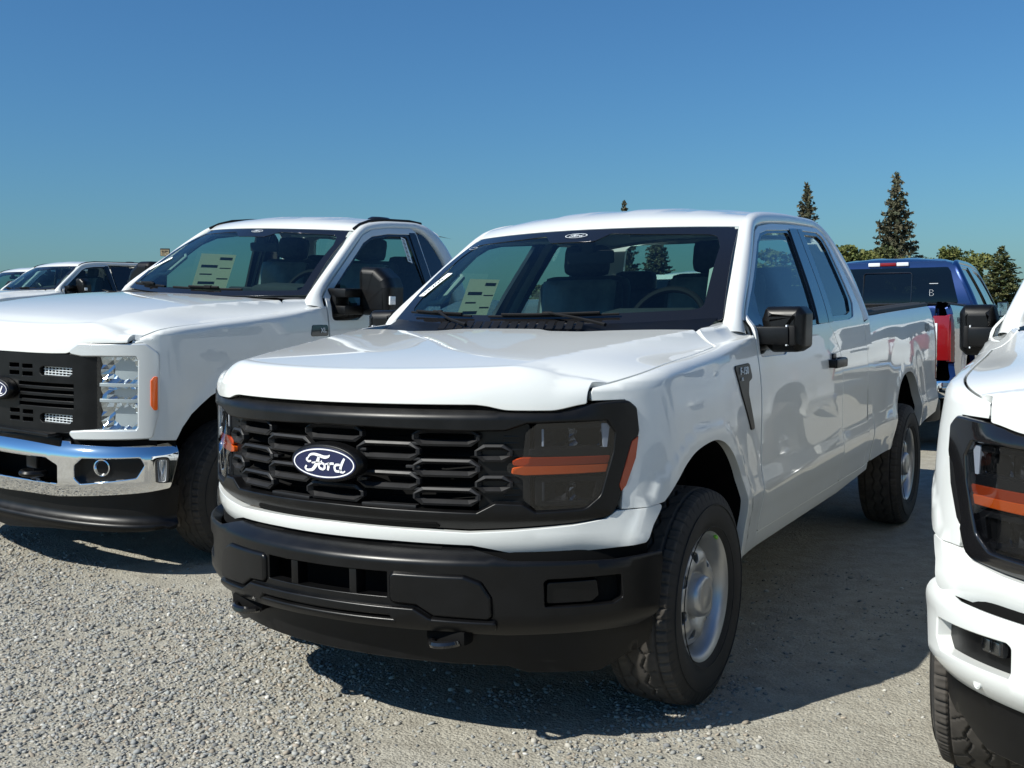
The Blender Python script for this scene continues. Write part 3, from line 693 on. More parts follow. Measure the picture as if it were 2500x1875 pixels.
    obj('bed_floor', cached('f_bf' + T, lambda: MB().box((0, (y0 + 4.78) / 2, .86), (1.62, 4.78 - y0, .03)).box((0, y0 + .02, 1.12), (1.78, .03, .50)).mesh('bed_floor')), paint, root)
    def tgate():
        sec = pchip([.74, .80, .90, 1.05, 1.2, 1.33, 1.40, 1.425], [4.815, 4.835, 4.838, 4.832, 4.838, 4.846, 4.842, 4.825])
        fn = lambda x, z: np.stack([np.asarray(x, float), sec(z) + .004 * (np.abs(x) < .5), np.asarray(z, float)], 1)
        return panel_mesh('tailgate', fillet([(-.76, .75), (.76, .75), (.775, 1.2), (.79, 1.425), (-.79, 1.425), (-.775, 1.2)], .015), fn, side=-1, res=.05, seg=.03, depth=.06)
    tg = obj('tailgate', cached('f_tgate', tgate), paint, root)
    obj('tailgate_cap', cached('f_tgcap', lambda: MB().box((0, 4.80, 1.430), (1.60, .09, .022), None, .008).mesh('tailgate_cap', True)), 'black_plastic', tg)
    obj('gate_handle', cached('f_tgh', lambda: MB().box((0, 4.85, 1.30), (.26, .02, .07), None, .008).mesh('gate_handle', True)), 'black_plastic', tg)
    rb = MB(); rb.box((0, 4.93, .64), (1.66, .16, .16), None, .03).box((0, 4.94, .735), (1.0, .17, .02), None, .006)
    for s_ in (-1, 1): rb.box((s_ * .86, 4.88, .64), (.16, .22, .17), (0, 0, s_ * -.35), .03)
    obj('rear_bumper', cached('f_rb', lambda: rb.mesh('rear_bumper', True)), 'chrome' if trim != 'work' else 'black_plastic', root)
    # ---- underbody
    ub = MB(); ub.box((0, 2.0, .47), (1.24, 5.2, .10)).box((0, -.25, .72), (1.1, .82, .62)).box((0, 1.6, .60), (1.84, 2.0, .14)).box((0, 3.70, .42), (1.3, .12, .12)).box((0, 0, .40), (1.3, .10, .10)).box((0, -.42, 1.05), (1.3, .5, .20)).box((0, .35, .95), (1.5, .45, .55)).box((0, 4.3, .6), (1.5, .8, .1))
    obj('underbody', cached('f_under', lambda: ub.mesh('underbody')), 'under_black', root)
    if interior: make_interior(root, ext)
    # ---- wheels
    for x in (.858, -.858):
        for y in (0, 3.694): make_wheel(root, x, y)
    if mirrors:
        for sg in (1, -1):
            m_ = empty('wing_mirror', root)
            if trim != 'work': m_.scale = (.70, 1, 1); m_.location = (sg * .275, 0, 0)
            def hous(sg=sg):
                P = fillet([(.938, 1.385), (.958, 1.440), (1.10, 1.440), (1.124, 1.412), (1.122, 1.275), (1.088, 1.252), (.985, 1.250), (.96, 1.275)], .02, 4)
                bm = bmesh.new(); vs = [bm.verts.new((sg * x, .70, z)) for x, z in P]; f = bm.faces.new(vs)
                ex = bmesh.ops.extrude_face_region(bm, geom=[f]); bmesh.ops.translate(bm, vec=(0, .13, 0), verts=[v for v in ex['geom'] if isinstance(v, bmesh.types.BMVert)])
                bmesh.ops.recalc_face_normals(bm, faces=bm.faces[:])
                for v in bm.verts:
                    if v.co.y < .75: v.co.y -= 0; v.co.x += sg * (-.0)
                bmesh.ops.bevel(bm, geom=[e for e in bm.edges if abs(e.verts[0].co.y - .70) < .001 and abs(e.verts[1].co.y - .70) < .001], offset=.042, segments=5, profile=.5, affect='EDGES')
                me = bpy.data.meshes.new('mirror_housing'); bm.to_mesh(me); bm.free(); me.polygons.foreach_set('use_smooth', [len(q.vertices) < 7 for q in me.polygons])
                b2 = bmesh.new(); b2.from_mesh(me)
                for e in b2.edges: e.smooth = not (len(e.link_faces) == 2 and e.calc_face_angle(0) > .7)
                b2.to_mesh(me); b2.free(); return me
            obj('mirror_housing', cached(f'f_mh{sg}', hous), 'black_plastic', m_)
            obj('mirror_arm', cached(f'f_ma{sg}', lambda: MB().box((sg * .985, .715, 1.322), (.17, .10, .074), None, .010).box((sg * .915, .76, 1.295), (.07, .16, .11), None, .012).mesh('mirror_arm', True)), 'grey_plastic', m_)
            obj('turn_lens', cached(f'f_ml{sg}', lambda: MB().box((sg * 1.078, .690, 1.322), (.030, .03, .082), None, .008).mesh('turn_lens', True)), 'smoked_lamp' if False else 'rubber_trim', m_)
            obj('lens_edge', cached(f'f_ml2{sg}', lambda: MB().box((sg * 1.060, .684, 1.322), (.007, .03, .086), None, .003).mesh('lens_edge', True)), 'white_lens', m_)
            obj('mirror_glass', cached(f'f_mg{sg}', lambda: MB().box((sg * 1.03, .835, 1.345), (.16, .006, .16), None, .002).mesh('mirror_glass')), 'reflector', m_)
    # ---- door handles, badges
    for sg in (1, -1):
        hd = MB(); xs_ = float(base_x(1.78, 1.15)); hd.box((sg * (xs_ + .030), 1.80, 1.152), (.022, .21, .046), None, .010).box((sg * (xs_ + .012), 1.885, 1.152), (.04, .06, .05), None, .008).box((sg * (xs_ + .012), 1.70, 1.152), (.04, .025, .04), None, .006).box((sg * (xs_ + .002), 1.78, 1.185), (.008, .06, .03), None, .003)
        obj('door_handle', cached(f'f_dh{sg}', lambda: hd.mesh('door_handle', True)), 'black_plastic' if trim == 'work' else paint, root)
        bd = pan('fender_badge', f'f_badge{sg}', fillet([(.318, 1.212), (.49, 1.216), (.505, 1.158), (.462, 1.146), (.446, 1.10), (.520, .952), (.474, .955), (.370, 1.10)], [.012, .015, .015, .01, .03, .01, .01, .03]), (lambda f: f if sg > 0 else mir(f))(side_fn(.006)), 'black_plastic', side=sg, res=.03, seg=.015, depth=.006)
        if detail >= 1:
            for txt, size, yc_, zc_ in (('F-150', .040, .405, 1.190), ('XL', .017, .375, 1.160)):
                me = cached(f'f_txt{txt}{sg}', lambda: map_mesh(text_mesh(txt, size, .001, .0004, shear=.25, spacing=1.05), lambda a: np.stack([sg * (base_x(yc_ + sg * a[:, 0], zc_ + a[:, 1]) + .010 + a[:, 2]), yc_ + sg * a[:, 0], zc_ + a[:, 1]], 1)))
                obj('lettering', me, 'silver_print', bd)
            me = cached(f'f_txt4{sg}', lambda: map_mesh(text_mesh('4X4', .085, .0004, .001, shear=.15), lambda a: np.stack([sg * (base_x(4.46 + sg * a[:, 0] * 1.25, 1.265 + a[:, 1], True) + .002 + a[:, 2]), 4.46 + sg * a[:, 0] * 1.25, 1.265 + a[:, 1]], 1)))
            obj('bed_decal', me, 'ink_grey', root)
    if front: make_front(root, paint, trim, surround_m, bumper_m, pan)

def make_interior(root, ext):
    da = MB()
    A = []
    for y, z in ((.40, 1.345), (.60, 1.362), (.75, 1.368), (.84, 1.36), (.90, 1.32), (.93, 1.20), (.95, .95)):
        A.append([(x, y + .05 * (x / .8) ** 2, z + .012 * math.cos(x * 9) * (y > .5)) for x in np.linspace(-.84, .84, 24)])
    obj('dashboard', cached('i_dash', lambda: grid_mesh('dashboard', A)), 'interior_dark', root)
    obj('gauge_hood', cached('i_hood', lambda: MB().box((.40, .80, 1.395), (.42, .22, .07), (.1, 0, 0), .03).box((-.02, .88, 1.375), (.34, .03, .05), (.3, 0, 0), .008).mesh('gauge_hood', True)), 'interior_dark', root)
    t = MB(); R = Euler((math.radians(62), 0, 0)).to_matrix(); c = Vector((.40, 1.0, 1.36))
    t.tube([c + R @ Vector((.185 * math.cos(a), .185 * math.sin(a), 0)) for a in np.linspace(0, 2 * math.pi, 36, endpoint=False)], .016, 8, closed=True)
    for a in (0, math.pi, -math.pi / 2): t.tube([c, c + R @ Vector((.18 * math.cos(a), .18 * math.sin(a), 0))], .018, 6)
    t.box(c, (.15, .05, .13), (.0, 0, 0), .03)
    obj('steering_wheel', cached('i_steer', lambda: t.mesh('steering_wheel', True)), 'wheel_grip', root)
    for x in (-.38, .38):
        s = empty('front_seat', root, (x, 1.58, .80))
        obj('seat_back', cached('i_sb', lambda: MB().box((0, .10, .50), (.50, .15, .64), (-.22, 0, 0), .06).box((.20, .07, .50), (.10, .17, .56), (-.22, 0, .3), .04).box((-.20, .07, .50), (.10, .17, .56), (-.22, 0, -.3), .04).mesh('seat_back', True, 60)), 'seat_fabric', s)
        obj('head_rest', cached('i_hr', lambda: MB().box((0, .16, .90), (.26, .11, .17), (-.2, 0, 0), .045).tube([(-.07, .15, .84), (-.07, .14, .72)], .007).tube([(.07, .15, .84), (.07, .14, .72)], .007).mesh('head_rest', True, 60)), 'seat_fabric', s)
        obj('seat_cushion', cached('i_sc', lambda: MB().box((0, -.15, .18), (.50, .50, .16), (.1, 0, 0), .06).mesh('seat_cushion', True, 60)), 'seat_fabric', s)
        obj('seat_cover', cached('i_cov', lambda: MB().box((0, .03, .52), (.47, .10, .56), (-.22, 0, 0), .045).mesh('seat_cover', True, 60)), 'seat_wrap', s)
    rs = empty('rear_seat', root, (0, 2.38 + ext, .85))
    obj('seat_back', cached('i_rsb', lambda: MB().box((0, .08, .42), (1.35, .14, .56), (-.12, 0, 0), .05).mesh('seat_back', True, 60)), 'seat_fabric', rs)
    for x in (-.42, .42): obj('head_rest', cached('i_rhr', lambda: MB().box((0, .10, .74), (.26, .10, .14), (-.1, 0, 0), .04).mesh('head_rest', True, 60)), 'seat_fabric', rs, loc=(x, 0, 0))
    T = f'{ext:.2f}'
    def liner():
        A = [[(u * .66, yst(y, ext) + .06 * u * u, z - .05 * abs(u) ** 3) for u in np.linspace(-1, 1, 16)] for y, z in ((1.0, 1.80), (1.12, 1.835), (1.5, 1.865), (2.2, 1.875), (2.5, 1.85))]
        return grid_mesh('headliner', A, flip=True)
    obj('headliner', cached('i_liner' + T, liner), 'headliner', root)
    obj('sun_visor', cached('i_vis', lambda: MB().box((0, 0, 0), (.42, .15, .018), (.45, 0, 0), .008).mesh('sun_visor', True)), 'headliner', root, loc=(.38, 1.16, 1.80)); obj('sun_visor', MESH['i_vis'], 'headliner', root, loc=(-.38, 1.16, 1.80))
    obj('rear_view_mirror', cached('i_rvm', lambda: MB().box((0, 1.02, 1.685), (.24, .03, .065), (.1, 0, .1), .014).box((0, 1.0, 1.735), (.07, .05, .07), (.5, 0, 0), .02).mesh('rear_view_mirror', True)), 'interior_dark', root)
    for sg in (1, -1):
        obj('pillar_trim', cached(f'i_pt{sg}', lambda: MB().tube([(sg * .80, .62, 1.40), (sg * .735, .92, 1.62), (sg * .69, 1.14, 1.78)], .030, 8).mesh('pillar_trim', True)), 'pillar_trim', root)
        obj('grab_handle', cached(f'i_gh{sg}', lambda: MB().tube([(sg * .755, .72, 1.47), (sg * .70, .75, 1.475), (sg * .66, .90, 1.60), (sg * .705, .93, 1.625)], .014, 8).mesh('grab_handle', True)), 'pillar_trim', root)
        obj('door_lining', cached(f'i_dl{sg}', lambda: MB().box((sg * .88, 1.45, 1.06), (.05, 1.45, .52), None, .03).mesh('door_lining', True)), 'interior_dark', root)

def bowl_mesh(W, x0, x1, z0, z1, b0, depth, s_, n=9, m=6, twist=.004):
    """faceted lamp reflector, deepest in the middle"""
    A = np.zeros((n + 1, m + 1, 3))
    for i in range(n + 1):
        for j in range(m + 1):
            u, v = i / n, j / m; p = W([W.sx(x0 + (x1 - x0) * u)], [z0 + (z1 - z0) * v], b=b0)[0]
            d = depth * (1 - (2 * u - 1) ** 2) * (1 - .8 * (2 * v - 1) ** 2) + twist * math.sin(i * 2.7 + j * 1.9)
            A[i, j] = (s_ * p[0], p[1] + d, p[2])
    me = grid_mesh('reflector', A, flip=s_ < 0); me.polygons.foreach_set('use_smooth', [False] * len(me.polygons)); return me
def sym(pts):
    """right half outline from top centre to bottom centre -> closed outline"""
    R_ = list(pts); L_ = [(-a, b) for a, b in R_[::-1] if abs(a) > 1e-6]; return R_ + L_

def make_front(root, paint, trim, surround_m, bumper_m, pan):
    work = trim == 'work'
    # lower body-colour fascia
    def fasc(s, z):
        P = WF(s, z, b=.632, off=-.012 * ((np.asarray(z) - .73) / .05) ** 2 * (np.asarray(z) < .73)); ax = np.abs(P[:, 0]); w = sstep(.78, .92, ax); P[:, 0] = np.sign(P[:, 0]) * (ax * (1 - w) + base_x(P[:, 1], P[:, 2]) * w); return P
    fa = sym([(0, .742), (sx(.36), .737), (sx(.49), .733), (sx(.62), .741), (sx(.78), .755), (sx(.86), .770), (sx(.884), .793), (sy(-.478), .793), (sy(-.403), .803), (sy(-.455), .74), (sy(-.478), .70), (sy(-.490), .687), (sx(.903), .681), (sx(.82), .671), (sx(.62), .667), (sx(.56), .682), (sx(.50), .695), (sx(.25), .70), (0, .70)])
    pan('front_fascia', 'f_fascia' + trim, fillet(fa if work else [(a, b - (.018 if b < .705 else 0)) for a, b in fa], .012), fasc, paint, res=.03, seg=.015, depth=.03)
    # grille surround
    def sur(s, z, lift=0.0):
        z = np.asarray(z, float); s = np.asarray(s, float)
        o = -.040 * np.clip((z - 1.100) / .04, 0, 1.3) ** 1.3 * (1 - sstep(sx(.72), sx(.86), np.abs(s))) - .03 * np.clip((.790 - z) / .05, 0, 1) ** 1.2 + .004
        return WF(s, z, b=.628, off=o + lift)
    so = sym([(0, 1.137), (sx(.50), 1.137), (sx(.54), 1.134), (sx(.61), 1.120), (sx(.72), 1.118), (sx(.82), 1.137), (sx(.886), 1.142), (sx(.907), 1.142), (sx(.922), 1.12), (sx(.9265), 1.05), (sx(.9245), 1.035), (sx(.911), 1.018), (sx(.884), .878), (sx(.888), .848), (sx(.870), .782), (sx(.78), .764), (sx(.62), .750), (sx(.49), .742), (sx(.36), .746), (0, .750)])
    sh = sym([(0, 1.076), (sx(.50), 1.066), (sx(.60), 1.068), (sx(.66), 1.090), (sx(.862), 1.094), (sx(.882), 1.05), (sx(.877), .985), (sx(.848), .845), (sx(.81), .803), (sx(.68), .796), (sx(.645), .822), (sx(.57), .826), (sx(.515), .795), (sx(.33), .798), (0, .802)])
    ro = [.012] * len(so); rh = [.015] * len(sh)
    for k_, q_ in enumerate(so):
        if 1.13 < q_[1] < 1.143 and abs(q_[0]) > sx(.90): ro[k_] = .03
        if .77 < q_[1] < .80 and abs(q_[0]) > sx(.85): ro[k_] = .05
    for k_, q_ in enumerate(sh):
        if q_[1] < .85 and abs(q_[0]) > sx(.79): rh[k_] = .05
    gs = pan('grille_surround', 'f_surround', fillet(so, ro), sur, surround_m, holes=[fillet(sh, rh)], res=.022, seg=.012, depth=.05, rim=.007)
    pan('lower_slot_shade', 'f_lslot', fillet([(sx(-.385), .760), (sx(.385), .760), (sx(.40), .748), (sx(.33), .742), (sx(-.33), .742), (sx(-.40), .748)][::-1], .004), lambda s, z: sur(s, z, .004), 'under_black', gs, res=.03, seg=.02, depth=.003, rim=.001)  # black sheet laid on the surround, its colour standing in for a slot's shade
    pan('grille_backing', 'f_gback', [(sx(-.66), .78), (sx(.66), .78), (sx(.66), 1.09), (sx(-.66), 1.09)], lambda s, z: WF(s, z, b=.50), 'under_black', res=.1, seg=.05, depth=.05)
    # air shutters, far back in the dark
    for z in (.835, .885, .935, .985, 1.035):
        obj('shutter_slat', cached('f_shut', lambda: MB().box((0, -.77, 0), (1.0, .05, .006), (.5, 0, 0)).mesh('shutter_slat')), 'under_black', root, loc=(0, 0, z))
    # grille cells
    col = {0: (1.042, .842), 1: (.990, .893), 2: (1.038, .938, .846), 3: (.988, .888)}
    rows = [(0.0, z, .245, .058) for z in col[0]]
    for s_ in (-1, 1):
        rows += [(s_ * .212, z, .232, .060) for z in col[1]] + [(s_ * .410, z, .226, .058) for z in col[2]] + [(s_ * .556, z, .122, .056) for z in col[3]]
    for x, z, w, h in rows:
        t = sx(x); P0 = WF([t - .01, t, t + .01], [z] * 3, b=.602)
        ang = math.atan2(P0[2, 1] - P0[0, 1], P0[2, 0] - P0[0, 0])
        obj('grille_cell', cached(f'f_cell{w}', lambda: ring_cell(w, h)), 'grille_plastic', root, loc=tuple(P0[1]), rot=(0, 0, ang))
    # bars between the cells and half cells at top and bottom
    for s_ in (-1, 1):
        for x, z, w, tilt in ((.212, 1.073, .18, 0), (.212, .810, .20, 0), (.30, .940, .05, 0), (.118, .99, .03, 0), (.118, .893, .03, 0), (.312, 1.016, .03, 0), (.312, .868, .03, 0), (.312, .965, .03, 0), (.312, .918, .03, 0)):
            t = sx(s_ * x); P0 = WF([t - .01, t, t + .01], [z] * 3, b=.600); ang = math.atan2(P0[2, 1] - P0[0, 1], P0[2, 0] - P0[0, 0])
            obj('grille_bar', cached(f'f_gbar{w}', lambda: MB().box((0, .012, 0), (w, .03, .010), None, .003).mesh('grille_bar', True)), 'grille_plastic', root, loc=tuple(P0[1]), rot=(0, 0, ang))
        # ribbed panel between small cells and lamp
        for k in range(11):
            z = .828 + k * .021
            if .918 < z < .962: continue
            obj('grille_rib', cached('f_grib', lambda: MB().box((0, 0, 0), (.075, .02, .009), None, .002).mesh('grille_rib', True)), 'black_plastic', root, loc=(s_ * .606, -.730, z), rot=(0, 0, s_ * .50))
        pan('grille_infill', f'f_ginf{s_}', fillet([(sx(s_ * .50), .80), (sx(s_ * .50), 1.07), (sx(s_ * .65), 1.08), (sx(s_ * .65), .81)][::-s_], .01), lambda s, z: WF(s, z, b=.575), 'black_plastic', res=.04, seg=.03, depth=.02)
    # emblem
    em = empty('emblem', root, (0.0, -.940, .944), (math.radians(4), 0, 0))
    obj('emblem_pad', cached('e_pad', lambda: MB().lathe([(.03, .0)] + [(.03, 1.0), (.008, 1.0), (-.006, .97), (-.010, .90), (-.010, 0)], 64, 'y').mesh('emblem_pad', True, 50)), 'black_plastic', em, scale=(.150, 1, .066))
    obj('emblem_oval', cached('e_oval', lambda: MB().prism(oval(.134, .053), lambda u, v: (u, -.0135, v), lambda u, v: (u, -.008, v)).mesh('emblem_oval')), 'emblem_blue', em)
    def ering(a, b, w, y):
        O_, I_ = oval(a, b, 64), oval(a - w, b - w, 64); n = 64
        return MB().add([(x, y, z) for x, z in O_] + [(x, y, z) for x, z in I_], [(i, (i + 1) % n, n + (i + 1) % n, n + i) for i in range(n)]).mesh('emblem_ring', recalc=False)
    obj('emblem_ring', cached('e_ring', lambda: ering(.129, .049, .0042, -.0145)), 'white_trim', em)
    obj('lettering', cached('e_let', lambda: stroke_mesh(FORD, .105, .052, lambda x, z: (x, -.0150, z))), 'white_trim', em)
    # headlights
    HL = [(sx(.650), 1.055), (sx(.684), 1.084), (sx(.860), 1.088), (sx(.876), 1.045), (sx(.872), .985), (sx(.842), .848), (sx(.806), .810), (sx(.682), .802), (sx(.642), .840), (sx(.640), .906), (sx(.597), .930), (sx(.597), .953), (sx(.642), .978)]
    for s_ in (1, -1):
        hl = empty('headlight', root)
        def hp(name, key, pts, fn, mat, **k):
            P = [(s_ * a, b) for a, b in pts]
            return obj(name, cached(f'{key}{s_}', lambda: panel_mesh(name, P if s_ > 0 else P[::-1], fn, **k)), mat, hl)
        hp('housing', 'h_house', fillet(HL, .012), lambda s, z: WF(s, z, b=.535), 'under_black', res=.04, seg=.02, depth=.01)
        hp('lens', 'h_lens', fillet(HL, .012), lambda s, z: WF(s, z, b=.607, off=.006 * np.cos((np.asarray(z) - .945) * 9)), 'smoked_lamp', res=.04, seg=.02, edge=False)
        hp('lamp_shelf', 'h_shelf', fillet([(sx(.655), .978), (sx(.655), .998), (sx(.865), 1.00), (sx(.865), .972)][::-1], .004), lambda s, z: WF(s, z, b=.590), 'rubber_trim', res=.05, seg=.03, depth=.05)
        for zz_, nm in (((.9475, .971), 'a'), ((.920, .9445), 'b')):
            hp('amber_bar', 'h_amb' + nm, fillet([(sx(.607 if nm == 'b' else .612), zz_[0] + .004), (sx(.64), zz_[0] - (.001 if nm == 'b' else 0)), (sx(.857), zz_[0] + .004), (sx(.863), zz_[1] + .001), (sx(.64), zz_[1]), (sx(.610), zz_[1] - .006)], .004), lambda s, z: WF(s, z, b=.597), 'dark_amber_plastic' if nm == 'a' else 'amber_plastic', res=.03, seg=.015, depth=.02, rim=.003)
        for zc, h_ in ((1.035, .075), (.862, .082)):
            obj('reflector', cached(f'h_ref{s_}{zc}', lambda: bowl_mesh(WF, .755, .838 if zc > 1 else .826, zc - h_ * .42, zc + h_ * .42, .568, .05, s_)), 'dim_reflector', hl)
            obj('reflector', cached(f'h_refb{s_}{zc}', lambda: bowl_mesh(WF, .690, .752, zc - h_ * .42, zc + h_ * .42, .568, .03, s_, 5, 5, .002)), 'rubber_trim', hl)
            obj('light_pipe', cached(f'h_lp{s_}{zc}', lambda: MB().box((s_ * .683, -.690, zc), (.008, .02, h_ * .75), (0, 0, s_ * .5), .003).mesh('light_pipe', True)), 'white_lens' if zc > 1 else 'interior_dark', hl)
            hp('inner_frame', f'h_in{zc}', fillet([(sx(.665), zc - h_ * .55), (sx(.855 if zc > 1 else .835), zc - h_ * .55), (sx(.862 if zc > 1 else .848), zc + h_ * .55), (sx(.665), zc + h_ * .55)], .01), lambda s, z: WF(s, z, b=.572), 'rubber_trim', holes=[fillet([(s_ * a, b) for a, b in ((sx(.69), zc - h_ * .40), (sx(.835 if zc > 1 else .818), zc - h_ * .40), (sx(.842 if zc > 1 else .828), zc + h_ * .40), (sx(.69), zc + h_ * .40))], .01)], res=.03, seg=.015, depth=.025)
        hp('white_guide', 'h_wg', fillet([(sx(.846), 1.00), (sx(.853), 1.00), (sx(.860), 1.075), (sx(.842), 1.077)], .003), lambda s, z: WF(s, z, b=.585), 'white_lens', res=.03, seg=.015, depth=.01)
        mk = [(sx(.926), 1.030), (sx(.914), 1.016), (sx(.887), .878), (sx(.891), .860), (sx(.900), .875), (sx(.9205), .962)]
        P = [(s_ * a, b) for a, b in mk]
        mo = obj('marker_lamp', cached(f'h_mark{s_}', lambda: panel_mesh('marker_lamp', P[::-1] if s_ > 0 else P, lambda s, z: WF(s, z, b=.622, off=.002), res=.03, seg=.01, depth=.02)), 'dark_amber_plastic' if work else 'rubber_trim', root)
    # bumper
    def bum(lift=0.0):
        def f(s, z):
            z = np.asarray(z, float); o = -.07 * np.clip((z - .640) / .05, 0, 1.4) ** 1.6 - .05 * np.clip((.465 - z) / .07, 0, 1.4) ** 1.4
            return WF(s, z, a=1.012, b=.683, off=o + lift)
        return f
    if work:
        bo = sym([(0, .692), (sx(.50), .684), (sx(.56), .670), (sx(.615), .654), (sx(.87), .646), (sx(.955), .652), (sy(-.425), .654), (sy(-.425), .61), (sy(-.44), .45), (sx(.925), .415), (sx(.60), .408), (sx(.30), .425), (0, .43)])
        h1 = [(sx(-.25), .612), (sx(-.25), .525), (sx(.25), .525), (sx(.25), .612)]
        h2 = [(sx(-.285), .452), (sx(.285), .452), (sx(.262), .480), (sx(-.262), .480)]
        pk = [(sx(.702), .503), (sx(.868), .503), (sx(.888), .520), (sx(.884), .600), (sx(.712), .598), (sx(.700), .588)]
        b_ = pan('front_bumper', 'f_bump', fillet(bo, [0, .02, .02, .02, 0, .01, .02, .02, .04, .03, 0, 0, 0, 0, 0, 0, .03, .04, .02, .02, .01, 0, .02, .02, .02][:len(bo)]), bum(), bumper_m, holes=[fillet(h1, .006), fillet(h2, .006), fillet(pk, .012), fillet([(-a, b) for a, b in pk], .012)], res=.025, seg=.012, depth=.04, rim=.004)
        for s_ in (1, -1):
            pl = [(sx(.268), .600), (sx(.486), .598), (sx(.530), .580), (sx(.555), .536), (sx(.557), .478), (sx(.398), .486), (sx(.346), .518), (sx(.268), .522)]
            P = [(s_ * a, b) for a, b in pl]
            obj('bumper_plate', cached(f'f_bpl{s_}', lambda: panel_mesh('bumper_plate', fillet(P[::-1] if s_ > 0 else P, .010), bum(.014), res=.03, seg=.012, depth=.035, rim=.014)), bumper_m, b_)
            q = [(s_ * a, b) for a, b in pk]
            obj('lamp_pocket', cached(f'f_pock{s_}', lambda: panel_mesh('lamp_pocket', q if s_ > 0 else q[::-1], bum(-.035), res=.03, seg=.015, depth=.01)), 'under_black', b_)
            q2 = [(s_ * sx(a), b) for a, b in ((.712, .516), (.820, .516), (.836, .532), (.832, .580), (.714, .578))]
            obj('pocket_plate', cached(f'f_pp{s_}', lambda: panel_mesh('pocket_plate', fillet(q2 if s_ > 0 else q2[::-1], .008), bum(-.016), res=.03, seg=.012, depth=.02, rim=.005)), bumper_m, b_)
            obj('opening_bar', cached(f'f_ob{s_}', lambda: MB().box((s_ * .125, -.945, .566), (.030, .05, .10), None, .004).mesh('opening_bar', True)), bumper_m, b_)
            obj('step_cutout_shade', cached(f'f_sc{s_}', lambda: panel_mesh('step_cutout_shade', [(s_ * sx(.24), .6935), (s_ * sx(.41), .6895), (s_ * sx(.41), .6815), (s_ * sx(.24), .6855)][::-1 if s_ > 0 else 1], bum(.003), res=.04, seg=.03, depth=.002, rim=.0008)), 'under_black', b_)  # flat black piece on the bumper, painting the shade of a cutout
        lp = sym([(0, .498), (sx(.336), .494), (sx(.391), .461), (sx(.572), .453), (sx(.574), .438), (sx(.55), .428), (sx(.33), .428), (0, .434)])
        obj('lower_bar', cached('f_lbar', lambda: panel_mesh('lower_bar', fillet(lp, .006), bum(.020), holes=[fillet(h2, .004)], res=.025, seg=.012, depth=.035, rim=.008)), bumper_m, b_)
        obj('opening_back', cached('f_ob0', lambda: MB().box((0, -.84, .54), (.62, .02, .24)).mesh('opening_back')), 'under_black', b_)
    else:
        def bum(lift=0.0):
            def f(s, z):
                z = np.asarray(z, float); o = -.020 * np.clip((z - .640) / .035, 0, 1.4) ** 2 - .045 * np.clip((.485 - z) / .065, 0, 1.4) ** 1.5 + .004 * np.exp(-((z - .625) / .025) ** 2)
                return WF(s, z, a=1.008, b=.675, off=o + lift)
            return f
        bo = sym([(0, .665), (sx(.50), .660), (sx(.70), .657), (sx(.87), .658), (sx(.935), .676), (sx(.965), .680), (sy(-.40), .668), (sy(-.40), .60), (sy(-.43), .46), (sx(.936), .425), (sx(.80), .428), (0, .42)])
        pk = [(sx(.735), .507), (sx(.918), .500), (sx(.933), .533), (sx(.931), .592), (sx(.740), .606), (sx(.727), .596), (sx(.727), .53)]
        b_ = pan('front_bumper', 'f_bumpp', fillet(bo, [0] * 4 + [.02, .02, .03, .03, .06, .04] + [0] * (len(bo) - 20) + [.04, .06, .03, .03, .02, .02] + [0] * 4), bum(), bumper_m, holes=[fillet(pk, .015), fillet([(-a, b) for a, b in pk], .015), fillet([(sx(-.42), .54), (sx(-.40), .46), (sx(.40), .46), (sx(.42), .54)], .02)], res=.025, seg=.012, depth=.04, rim=.006)
        for s_ in (1, -1):
            q = [(s_ * a, b) for a, b in pk]
            obj('lamp_pocket', cached(f'f_pockp{s_}', lambda: panel_mesh('lamp_pocket', q if s_ > 0 else q[::-1], bum(-.04), res=.03, seg=.015, depth=.01)), 'black_plastic', b_)
            fp = bum(-.024)(np.array([s_ * sx(.782)]), np.array([.578]))[0]
            obj('fog_lamp', cached(f'f_fog{s_}', lambda: MB().box((0, 0, 0), (.082, .03, .046), None, .010).mesh('fog_lamp', True)), 'gloss_black', b_, loc=tuple(fp), rot=(0, 0, s_ * .78))
            obj('fog_lens', cached(f'f_fogl{s_}', lambda: MB().box((0, -.014, 0), (.030, .012, .034), None, .006).box((.034, -.014, 0), (.030, .012, .034), None, .006).mesh('fog_lens', True)), 'dim_reflector', b_, loc=tuple(fp + np.array([-.016 * math.cos(s_ * .78), -.016 * math.sin(s_ * .78), 0])), rot=(0, 0, s_ * .78))
            sp = bum(.001)(np.array([s_ * sx(.816)]), np.array([.466]))[0]
            obj('parking_sensor', cached(f'f_sens{s_}', lambda: MB().lathe([(.006, .0150), (-.0005, .0145), (-.0008, .0130), (.002, .0122), (.002, .0112), (-.0006, .0105), (-.0008, 0)], 24, 'y').mesh('parking_sensor', True)), paint, b_, loc=tuple(sp), rot=(0, 0, s_ * .85))
        obj('opening_back', cached('f_ob0', lambda: MB().box((0, -.84, .54), (.62, .02, .24)).mesh('opening_back')), 'under_black', b_)
        pan('bumper_gap', 'f_bgap', sym([(0, .70), (sx(.6), .69), (sy(-.45), .692), (sy(-.45), .63), (0, .64)]), lambda s, z: WF(s, z, a=.972, b=.612), 'under_black', res=.08, seg=.04, depth=.05)
    if work: pan('bumper_gap', 'f_bgap', sym([(0, .70), (sx(.6), .69), (sy(-.45), .692), (sy(-.45), .63), (0, .64)]), lambda s, z: WF(s, z, a=.972, b=.612), 'under_black', res=.08, seg=.04, depth=.05)
    # air dam
    ad = sym([(0, .44), (sx(.60), .42), (sx(.94), .43), (sy(-.40), .42), (sy(-.42), .34), (sx(.86), .262), (sx(.66), .270), (sx(.60), .292), (0, .296)])
